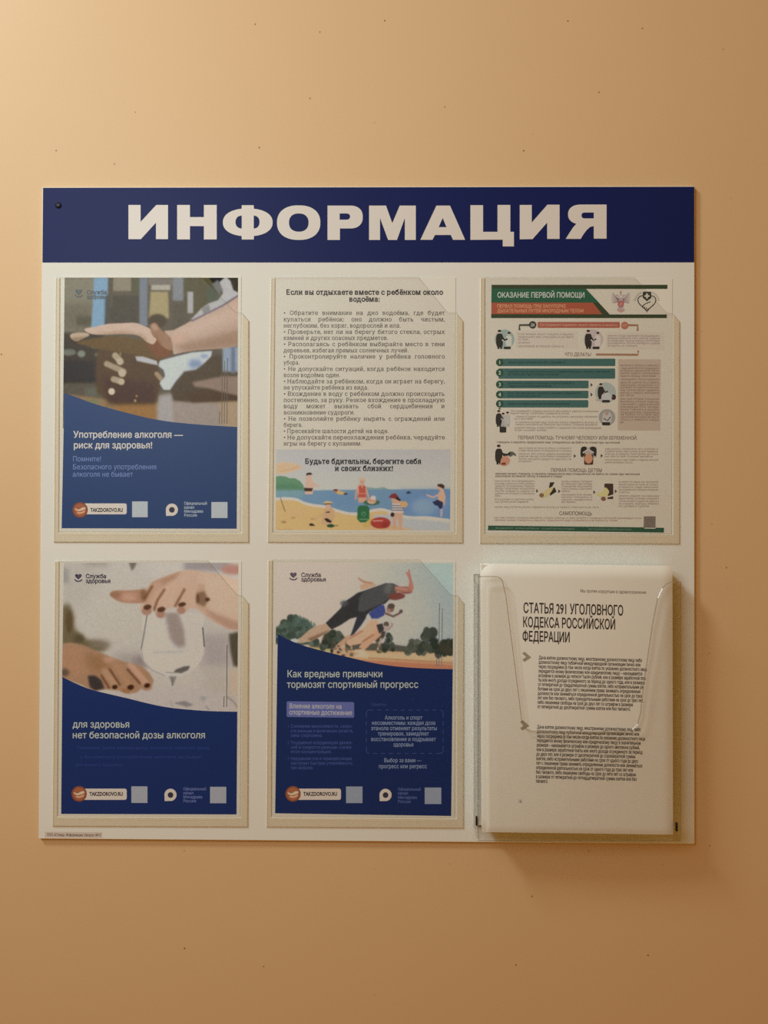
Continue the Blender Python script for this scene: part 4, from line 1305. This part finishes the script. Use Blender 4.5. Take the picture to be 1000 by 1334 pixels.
FILL = ('Если человек может говорить и кашлять предложите ему откашляться не бейте по спине при частичной закупорке '
        'встаньте сбоку и немного сзади наклоните пострадавшего вперед нанесите пять резких ударов основанием ладони между '
        'лопатками проверяйте после каждого удара не удалось ли устранить закупорку обхватите его руками и сцепите кулак '
        'над пупком резко надавите внутрь и кверху повторите до пяти раз при потере сознания вызовите скорую помощь и '
        'приступайте к сердечно-легочной реанимации ').split()
fi = [0]
def fill(nchar):
    t = ''
    while len(t) < max(nchar - 3, 1):
        t += FILL[fi[0] % len(FILL)] + ' '
        fi[0] += 1
    return t.strip()
def lines(mb, x0, x1, ys, cap, col, last=None, font=SANS, d=None, tilt=0.004):
    for i, y in enumerate(ys):
        e = x1 if not (last and i in last) else last[i]
        text(mb, fill((e - x0) / cap * 1.30), x0, y, cap, DQ if d is None else d, col, font, e, y + tilt * (e - x0))

def person(mb, x, y, h, col, skin, facing=1, d=None):
    """Small printed figure: head, hair, trunk with an arm, legs."""
    d = DR if d is None else d
    mb.poly(ell(x, y - h * 0.88, h * 0.085, h * 0.10, 14), d, skin)
    mb.poly(ell(x - facing * h * 0.01, y - h * 0.93, h * 0.095, h * 0.065, 14), d + 0.00002, A3(40, 34, 28))
    mb.poly(spline([(x - h * 0.15, y - h * 0.72), (x, y - h * 0.80), (x + h * 0.15, y - h * 0.72), (x + h * 0.17, y - h * 0.42), (x + h * 0.13, y - h * 0.12), (x - h * 0.13, y - h * 0.12), (x - h * 0.19, y - h * 0.42)], 5), d, col)
    mb.poly(ribbon([(x + facing * h * 0.10, y - h * 0.66), (x + facing * h * 0.26, y - h * 0.44), (x + facing * h * 0.40, y - h * 0.52)], h * 0.09), d + 0.00002, col)
    mb.poly(ribbon([(x - h * 0.06, y - h * 0.14), (x - h * 0.07, y)], h * 0.11), d, col)
    mb.poly(ribbon([(x + h * 0.06, y - h * 0.14), (x + h * 0.08, y)], h * 0.11), d, col)
DK, PALE, TEAL, SKN = A3(42, 38, 30), A3(170, 164, 146), A3(118, 130, 112), A3(186, 150, 122)
# answer row
mb = MB()
mb.poly(ribbon([(676.4, 430.2), (676.4, 423.6), (690, 423.4)], 2.8), DP, A3(66, 66, 52))
mb.poly(ell(693.6, 423.2, 4.9), DQ, A3(48, 52, 40))
text(mb, 'ДА', 691, 425, 3.6, DR, A3(178, 166, 142), BOLD, 696.4)
mb.poly(rrect(700, 419.4, 807, 427.2, 1), DP, A3(142, 78, 58))
text(mb, 'Пострадавший подавился, может говорить и кашлять?', 703, 424.4, 3.0, DQ, A3(196, 140, 112), SANS, 804, 424.8)
mb.poly(ell(813.4, 424, 4.9), DQ, A3(150, 88, 62))
text(mb, 'НЕТ', 810.2, 425.4, 3.0, DR, A3(180, 130, 104), BOLD, 816.8)
mb.poly(ribbon([(817, 423.6), (830.4, 423.8), (830.2, 431)], 2.8), DP, A3(132, 94, 66))
mb.poly(ribbon([(831, 456.6), (830.6, 462.2), (776, 461.8)], 2.8), DP, A3(136, 98, 68))
text(mb, 'ЧТО ДЕЛАТЬ?', 735.4, 463.6, 4.4, DP, A3(108, 88, 72), BOLD, 770, 464)
mb.build('answer_row', INK, p3)['label'] = 'green and brown answer arrows with a red question bar'
for x0, y0, x1, y1, ys, lst in ((672, 431, 752, 453.6, (436.4, 440, 443.4, 447.4, 452), {2: 688, 3: 690, 4: 734}), (788.5, 432.4, 864, 455, (438.4, 441.6, 444.8, 448, 451.4), {4: 830})):
    mb = MB()
    mb.poly([(x0, y0), (x1, y0), (x1, y1), (x0, y1)], DP, A3(174, 158, 132))
    lines(mb, x0 + 2.4, x1 - 5, ys, 2.7, A3(120, 104, 86), lst)
    mb.build('text_box', INK, p3)
for cx, bgc in ((657, A3(128, 138, 120)), (772.6, A3(160, 142, 126))):
    mb = MB()
    mb.poly(ell(cx, 442, 12.8), DP, bgc)
    person(mb, cx - 6.4, 454.4, 25, DK, SKN, 1, DQ)
    person(mb, cx + 5.6, 454.2, 22, PALE if cx < 700 else A3(176, 160, 146), SKN, -1, DQ)
    mb.poly(rrect(cx - 1, 451.6, cx + 8, 454.8, 1), DR, DK)
    mb.build('illustration', INK, p3)
# numbered bars
for k_, (y0, y1, xe, nl) in enumerate(((467.2, 476.9, 801.2, 1), (480, 493.4, 801, 2), (495.8, 505.9, 766.4, 2), (509, 518.9, 766.2, 2), (521.2, 530.9, 766, 1))):
    mb = MB()
    bc = A3(56, 84, 72)
    mb.poly(rrect(649, y0, xe, y1, 1.4), DP, bc)
    cy = (y0 + y1) / 2 - (1.2 if k_ == 1 else 0)
    mb.poly(ell(650.6, cy, 4.9), DQ, A3(38, 66, 44))
    text(mb, str(k_ + 1), 649.0, cy + 2.4, 4.9, DR, A3(176, 178, 152), BOLD)
    ys = [cy + 1.2] if nl == 1 else [cy - 0.6, cy + 3.0]
    if k_ == 1:
        ys = [cy - 0.2, cy + 3.4]
    ends = ((736,), (794, 728), (748, 718), (756, 704), (742,))[k_]
    for t_, (y, e) in enumerate(zip(ys, ends)):
        text(mb, fill((e - 661) / 2.8 * 1.3), 661, y, 2.8, DQ, A3(36, 60, 54), BOLD, e)
    mb.build('numbered_bar', INK, p3)
for x, y in ((769, 501.4), (769, 514), (747.2, 594), (782.2, 593.8), (698.2, 639.6), (727, 640), (772.6, 641.2), (800.6, 640)):
    mb = MB()
    mb.poly([(x, y - 2.6), (x + 2.8, y), (x, y + 2.6)], DP, A3(54, 46, 36))
    mb.build('pointer_mark', INK, p3)
mb = MB()
mb.poly([(648.5, 531.5), (652.5, 531.5), (650.5, 534)], DP, A3(40, 60, 44))
mb.build('pointer_mark', INK, p3)
mb = MB()
mb.poly(ell(788.4, 511.6, 13.6), DP, A3(142, 144, 126))
person(mb, 782.5, 521, 22, DK, SKN, 1, DQ)
mb.poly(spline([(784, 514), (792, 512), (798, 517), (793, 523), (784, 523)], 5), DR, A3(160, 156, 144))
mb.poly(ell(799, 517.4, 3, 3.6, 14, 2, 0.3), DR, A3(56, 36, 28))
mb.poly(rrect(784, 521, 794, 524.2, 1), DS, DK)
mb.poly(ribbon([(775.5, 521), (783, 521.5)], 2.4), DR, A3(160, 140, 116))
mb.build('illustration', INK, p3)
mb = MB()
mb.poly(ell(790.4, 543.6, 10.8), DP, A3(132, 126, 110))
mb.poly(spline([(785, 540), (790, 536), (796, 540), (795, 552), (785, 552)], 5), DQ, A3(160, 150, 132))
mb.poly(ell(790, 538, 2.6, 3, 14), DR, A3(150, 122, 98))
mb.poly(ribbon([(786, 545), (791, 548), (795, 543)], 1.6), DR, A3(96, 84, 70))
mb.poly(rrect(784, 550, 794.4, 554, 0.8), DS, DK)
mb.build('illustration', INK, p3)
# right column
mb = MB()
mb.poly([(805, 467.8), (860.4, 468.2), (859.6, 561), (804.4, 560.6)], DP, A3(160, 140, 114))
ys = [455 + q / 7.69 + 1 for q in (162, 190, 215, 240, 268, 302, 333, 360, 383, 410, 437, 462, 498, 525, 552, 578, 604, 632, 655, 680, 706, 732)]
lines(mb, 807.6, 858, ys, 2.8, A3(112, 88, 66), {4: 854, 11: 825, 21: 812})
mb.build('text_box', INK, p3)['label'] = 'beige side box of small print'
# body paragraphs
mb = MB()
ct = A3(128, 106, 88)
lines(mb, 665, 779, (536.4, ), 2.6, ct); lines(mb, 664, 741, (539.4,), 2.6, ct)
lines(mb, 672, 778, (543.6,), 2.6, ct); lines(mb, 670, 694, (546.6,), 2.6, ct)
lines(mb, 671, 778, (551, 554), 2.6, ct); lines(mb, 670, 783, (558.2,), 2.6, ct); lines(mb, 670, 712, (561.4,), 2.6, ct)
ch = A3(112, 92, 76)
text(mb, 'ПЕРВАЯ ПОМОЩЬ ТУЧНОМУ ЧЕЛОВЕКУ ИЛИ БЕРЕМЕННОЙ', 674.5, 572.2, 4.6, DP, ch, BOLD, 829, 572.8)
lines(mb, 647, 807, (577.2,), 2.8, A3(104, 84, 66), None, BOLD)
lines(mb, 675, 744, (584.8, 588, 592.2, 595.4, 599), 2.6, ct); lines(mb, 675, 692, (602,), 2.6, ct)
lines(mb, 787.4, 857, (585.8, 589, 592.4, 595.6), 2.6, ct, {3: 850}); lines(mb, 787.4, 857, (600, 603.4), 2.6, ct, {1: 824})
text(mb, 'ПЕРВАЯ ПОМОЩЬ ДЕТЯМ', 717, 614.6, 4.6, DP, ch, BOLD, 784, 615)
lines(mb, 644.4, 833, (618.2,), 2.8, A3(104, 84, 66), None, BOLD); lines(mb, 644.4, 732, (621.4,), 2.8, A3(104, 84, 66), None, BOLD)
lines(mb, 644.2, 696, (627.6, 631, 634.2, 637.4, 640.6, 643.8, 647), 2.6, ct, {6: 652}); lines(mb, 644, 695, (651.4, 654.6), 2.6, ct, {1: 688})
lines(mb, 731, 771, (628.2, 631.4, 634.6, 637.8, 641), 2.6, ct, {4: 742}); lines(mb, 731, 771, (645.4, 648.6, 652, 655), 2.6, ct, {3: 749})
lines(mb, 805.4, 857, (628.8, 632.2, 635.6, 639, 642.4), 2.6, ct, {4: 820}); lines(mb, 805.4, 858, (647, 650.4, 653.8, 657.2, 660.4), 2.6, ct, {4: 845})
lines(mb, 643.6, 780, (661.4,), 2.6, ct)
text(mb, 'САМОПОМОЩЬ', 728, 671, 4.8, DP, A3(100, 82, 66), BOLD, 771, 671.4)
lines(mb, 643.4, 835, (675.4,), 2.6, A3(136, 108, 88)); lines(mb, 643.4, 804, (678.6,), 2.6, A3(142, 100, 80))
mb.build('body_text', INK, p3)
# small pictures in the lower half
mb = MB()
person(mb, 649.6, 556, 22, DK, SKN, 1, DQ)
person(mb, 655.4, 557.4, 20, A3(150, 142, 124), SKN, 1, DQ)
person(mb, 660.6, 556, 20, A3(158, 150, 132), SKN, -1, DR)
mb.poly(rrect(650.6, 560 - 4, 659, 564 - 0.6, 0.8), DS, DK)
mb.build('illustration', INK, p3)
mb = MB()
person(mb, 649.6, 605, 26, DK, SKN, 1, DQ)
mb.poly(spline([(653, 597), (660, 594), (664, 600), (660, 606), (652, 606)], 5), DR, A3(168, 118, 88))
mb.poly(ribbon([(653, 591), (660, 592.6), (665, 590.4)], 2.6), DS, DK)
mb.poly(spline([(661, 591), (665, 588), (670, 590), (672, 594), (668, 593), (664, 595)], 5), DR, A3(84, 80, 66))
mb.poly(rrect(653, 602.6, 658.4, 605.6, 0.8), DS, A3(110, 50, 34))
mb.build('illustration', INK, p3)
mb = MB()
mb.poly(rrect(756, 583, 777, 596, 2), DP, A3(150, 136, 118))
mb.poly(spline([(757, 583), (764, 583), (760, 594), (756, 594)], 4), DQ, DK)
mb.poly(spline([(768, 583), (776, 583), (776, 594), (772, 592)], 4), DQ, DK)
mb.poly(rrect(760.6, 592, 772.4, 605.4, 1.5), DQ, A3(66, 44, 32))
mb.poly(ell(766.4, 597.4, 5.2, 6.4), DR, A3(172, 120, 86))
mb.poly(ribbon([(759, 590), (766, 585.6), (773, 590)], 2.0), DS, A3(172, 156, 136))
mb.build('illustration', INK, p3)
mb = MB()
mb.poly(ell(711, 637, 9, 11), DP, A3(176, 162, 136))
mb.poly([(716, 628.4), (722, 628.2), (719, 634), (714.6, 636)], DQ, DK)
mb.poly([(716, 640), (722, 634.6), (724.6, 640.4), (716, 646)], DQ, DK)
mb.poly(spline([(703, 644), (710, 639), (718, 635), (720, 637), (715, 644), (708, 648.6), (704, 648)], 5), DR, A3(174, 156, 104))
mb.poly(ell(705.2, 645.2, 3, 2.8, 14), DS, A3(112, 84, 56))
mb.build('illustration', INK, p3)
mb = MB()
mb.poly(ell(784, 635, 9, 9), DP, A3(178, 164, 138))
mb.poly([(787, 630), (798.4, 630), (798.6, 644), (792, 646), (787, 636)], DQ, A3(58, 42, 32))
mb.poly(spline([(775, 643), (784, 641), (788, 635), (793, 640), (790, 646), (782, 647)], 5), DR, A3(176, 162, 104))
mb.poly(ell(785.6, 649.8, 3.2, 2.8, 14), DS, A3(112, 76, 56))
mb.poly([(791, 648), (798.4, 646.4), (798.2, 650), (791, 650)], DR, A3(58, 42, 32))
mb.build('illustration', INK, p3)
mb = MB()
mb.poly([(635.6, 684.6), (839, 687), (839, 688.6), (853.4, 688.8), (853.4, 687.4), (864.6, 687.6), (864.4, 693.8), (635.2, 690.8)], DP, A3(38, 68, 46))
text(mb, 'минздрав россии', 645, 688.8, 2.4, DQ, A3(112, 126, 98), SANS, 668, 689)
text(mb, 'учебные материалы', 671, 689, 2.4, DQ, A3(112, 126, 98), SANS, 702, 689.4)
text(mb, 'по оказанию первой помощи пострадавшим', 706, 689.4, 2.4, DQ, A3(112, 126, 98), SANS, 748, 689.9)
text(mb, 'при закупорке дыхательных путей', 766, 690.1, 2.4, DQ, A3(112, 126, 98), SANS, 822, 690.8)
mb.build('footer_band', INK, p3)['label'] = 'dark green footer band'
mb = MB()
mb.poly([(838.4, 672.6), (853.6, 672.6), (853.4, 687.6), (838, 687.4)], DQ, A3(106, 92, 76))
mb.build('grey_square', INK, p3)

# ------------------------------------------------------------------ deep leaflet holder (part of the board)
HB, HF = 0.0018, 0.040
mb = MB()
def edge_pt(px, py):           # holder plan is laid out at the back plate's depth
    return P(px, py, 0.0)
hl_x, hr_x, ht_y, hb_y = 617.0, 870.3, 748.0, 1077.6
mb.slab([(hl_x, ht_y), (hr_x, ht_y), (hr_x, hb_y), (hl_x, hb_y)], 0.00003, HB, 0.8, 0, 1)
holder = mb.build('leaflet_holder', [ACRYL, ACRYL_EDGE], board)
holder['label'] = 'deep clear leaflet holder, lower right'
# side and bottom walls
q = [P(hl_x, ht_y, 0), P(hr_x, ht_y, 0), P(hr_x, hb_y, 0), P(hl_x, hb_y, 0)]
t_ = 0.0013
def box(mb, a, b_, mi=0):
    (x0, y0, z0), (x1, y1, z1) = a, b_
    n = mb.add([Vector(v) for v in ((x0, y0, z0), (x1, y0, z0), (x1, y1, z0), (x0, y1, z0), (x0, y0, z1), (x1, y0, z1), (x1, y1, z1), (x0, y1, z1))])
    for f in ((0, 3, 2, 1), (4, 5, 6, 7), (0, 1, 5, 4), (1, 2, 6, 5), (2, 3, 7, 6), (3, 0, 4, 7)):
        mb.face([n + i for i in f], mi)
yb_, yf_ = -(YB + HB + 0.00002), -(YB + HF - 0.0014)
zt, zb = q[0].z - 0.008, q[2].z
for x in (q[0].x, q[1].x - t_):
    mb = MB()
    box(mb, (x, yf_, zb + t_), (x + t_, yb_, zt))
    mb.build('side_wall', ACRYL, holder)
mb = MB()
box(mb, (q[0].x, yf_, zb), (q[1].x, yb_, zb + t_ - 0.00002))
mb.build('base', ACRYL, holder)
# front sheet with its deep finger cut-out, drawn at its own depth
FS = [(622.4, 750.5), (648, 751), (655, 757), (659.5, 777), (666, 828), (674, 890), (680.5, 943), (685, 949.5), (694, 952.5), (720, 953.5), (780, 953.6), (812, 953), (823, 950), (830, 943), (833.5, 930), (838, 890), (843, 856), (849, 815), (856, 779), (862, 766), (868, 760), (876, 757), (887.2, 757), (887.0, 1096), (622.6, 1096)]
mb = MB()
mb.slab(spline(FS[:3], 4, False)[:-1] + FS[2:], HF - 0.0013, HF, 1.3, 0, 1, 0.55)
mb.build('front_sheet', [ACRYL, ACRYL_EDGE], holder)['label'] = 'clear front with a deep finger cut-out'
for x, y0, y1, dc in ((619.5, 1064, 1076, 0.0385), (880.2, 1072, 1083.5, 0.0285)):
    mb = MB()
    mb.slab(rrect(x, y0, x + 2.6, y1, 1.0, 3), dc, dc + 0.003, 0.4, 0, 0)
    mb.build('clip', BLACK_M, holder)['label'] = 'small black clip'

# ------------------------------------------------------------------ booklet in the holder
W6 = (178, 161, 138)
bk = thing('booklet', 'thick white legal booklet standing in the deep clear holder at lower right', 'booklet', P(752, 1086, 0.012))
TL, TR, BR, BLq = [np.array(v, float) for v in ((625.8, 734.2), (875.6, 737.6), (876.4, 1087.4), (627.6, 1084))]
BD0, BD1 = 0.006, 0.030
def uv(px, py):
    v = (py - (734.2 + (px - 625.8) * 0.0136)) / 351.5
    u = (px - (625.8 + v * 1.8)) / 249.4
    return u, v
def bdepth(px, py):
    """Front page: gently bowed, its top edge and left side rolling back."""
    u, v = uv(px, py)
    d = BD1
    d -= 0.0060 * max(0.0, 1 - v / 0.05) ** 2
    d -= 0.0050 * max(0.0, 1 - u / 0.07) ** 2
    d -= 0.0022 * max(0.0, 1 - (1 - u) / 0.05) ** 2
    d -= 0.0016 * max(0.0, 1 - (1 - v) / 0.03) ** 2
    d += 0.0062 * math.sin(math.pi * min(max(u, 0), 1)) * (0.6 + 0.4 * math.sin(math.pi * min(max(v, 0), 1)))
    return d
mb = MB()
NU, NV = 50, 70
def us(n):
    return [0.5 - 0.5 * math.cos(math.pi * i / n) for i in range(n + 1)]
U_, V_ = us(NU), us(NV)
for v in V_:
    for u in U_:
        p_ = TL * (1 - u) * (1 - v) + TR * u * (1 - v) + BR * u * v + BLq * (1 - u) * v
        mb.add([P(p_[0], p_[1], bdepth(*p_))])
for j in range(NV):
    for i in range(NU):
        a = j * (NU + 1) + i
        mb.face((a, a + NU + 1, a + NU + 2, a + 1), 0, True)
# thin back side of the cover leaf
mb.build('front_page', PAPER_M, bk)
mb = MB()
# block of pages behind, each group a little stepped
rs = np.random.RandomState(4)
L = 7
for k_ in range(L):
    da = BD0 + (BD1 - 0.0052 - BD0) * k_ / L
    db_ = BD0 + (BD1 - 0.0052 - BD0) * (k_ + 1) / L - 0.00012
    j = rs.uniform(-0.0006, 0.0006, 4)
    a_, b_, c_, e_ = P(TL[0] + 2, TL[1] + 1.2, BD1), P(TR[0] - 1.6, TR[1] + 1.2, BD1), P(BR[0] - 1.6, BR[1] - 1.2, BD1), P(BLq[0] + 1.8, BLq[1] - 1.2, BD1)
    qs = [Vector((a_.x + j[0], 0, a_.z + j[1])), Vector((b_.x + j[2], 0, b_.z + j[1])), Vector((c_.x + j[2], 0, c_.z + j[3])), Vector((e_.x + j[0], 0, e_.z + j[3]))]
    n = mb.add([Vector((v.x, -(YB + db_), v.z)) for v in qs] + [Vector((v.x, -(YB + da), v.z)) for v in qs])
    for f in ((0, 3, 2, 1), (4, 5, 6, 7), (0, 1, 5, 4), (1, 2, 6, 5), (2, 3, 7, 6), (3, 0, 4, 7)):
        mb.face([n + i for i in f])
mb.build('page_block', PAPER_M, bk)
def BDP(px, py):
    return bdepth(px, py) + 0.00012
def A6(*c_):
    return alb(c_, W6)
SL = 0.0272
mb = MB()
for t, x0, y, x1 in (('СТАТЬЯ 291 УГОЛОВНОГО', 681.2, 798.2, 811.8), ('КОДЕКСА РОССИЙСКОЙ', 680.5, 816.6, 801.6), ('ФЕДЕРАЦИИ', 680, 835, 742.4)):
    text(mb, t, x0, y, 13.2, BDP, A6(48, 37, 26), BOLD, x1, y + SL * (x1 - x0))
mb.build('headline', INK, bk)['label'] = 'condensed dark heading in three lines'
mb = MB()
text(mb, 'Мы против коррупции в здравоохранении', 755.4, 771.6, 4.2, BDP, A6(108, 92, 72), LIGHT, 841.6, 773.6)
mb.build('running_title', INK, bk)
mb = MB()
B1 = [('Дача взятки должностному лицу, иностранному должностному лицу либо', 836), ('должностному лицу публичной международной организации лично или', 834), ('через посредника (в том числе когда взятка по указанию должностного лица', 842.4), ('передается иному физическому или юридическому лицу) – наказывается', 836.4), ('штрафом в размере до пятисот тысяч рублей, или в размере заработной пла-', 841.4), ('ты или иного дохода осужденного за период до одного года, или в размере', 839.6), ('от пятикратной до тридцатикратной суммы взятки, либо исправительными ра-', 838.6), ('ботами на срок до двух лет с лишением права занимать определенные', 834.2), ('должности или заниматься определенной деятельностью на срок до трех', 836), ('лет или без такового, либо принудительными работами на срок до трех лет,', 838), ('либо лишением свободы на срок до двух лет со штрафом в размере', 824.2), ('от пятикратной до десятикратной суммы взятки или без такового.', 821)]
B2 = [('Дача взятки должностному лицу, иностранному должностному лицу либо', 834.4), ('должностному лицу публичной международной организации лично или', 832.4), ('через посредника (в том числе когда взятка по указанию должностного лица', 840.2), ('передается иному физическому или юридическому лицу) в значительном', 834.4), ('размере – наказывается штрафом в размере до одного миллиона рублей,', 833), ('или в размере заработной платы или иного дохода осужденного за период', 836.6), ('до двух лет, или в размере от десятикратной до сорокакратной суммы', 827.4), ('взятки, либо исправительными работами на срок от одного года до двух', 831), ('лет с лишением права занимать определенные должности или заниматься', 836.4), ('определенной деятельностью на срок от одного года до трех лет или', 824.4), ('без такового, либо лишением свободы на срок до пяти лет со штрафом', 828), ('в размере от пятикратной до пятнадцатикратной суммы взятки или без', 829), ('такового.', 713.4)]
cb = A6(60, 48, 36)
for i, (t, x1) in enumerate(B1):
    y = 858.8 + i * 5.80; x0 = 701.5 - i * 0.17
    text(mb, t, x0, y, 4.7, BDP, cb, BOLD, x1, y + SL * (x1 - x0))
for i, (t, x1) in enumerate(B2):
    y = 949.0 + i * 5.88; x0 = 699.2 - i * 0.14
    text(mb, t, x0, y, 4.7, BDP, cb, BOLD, x1, y + SL * (x1 - x0))
text(mb, '16', 674.6, 1046, 5, BDP, A6(104, 92, 74), SANS, 679.4)
mb.build('body_text', INK, bk)
for cx, cy in ((679.8, 849), (677.2, 938.2)):
    mb = MB()
    mb.poly([(cx, cy + 2.2), (cx + 3.4, cy), (cx + 12, cy + 7.4), (cx + 3, cy + 13.4), (cx + 0.2, cy + 10.4), (cx + 5.2, cy + 6.8)], BDP, A6(122, 106, 80))
    mb.build('chevron_mark', INK, bk)['label'] = 'grey chevron'

for f_ in (SANS, BOLD, LIGHT, HEAVY, SERIF, SERIFB):
    f_.done()
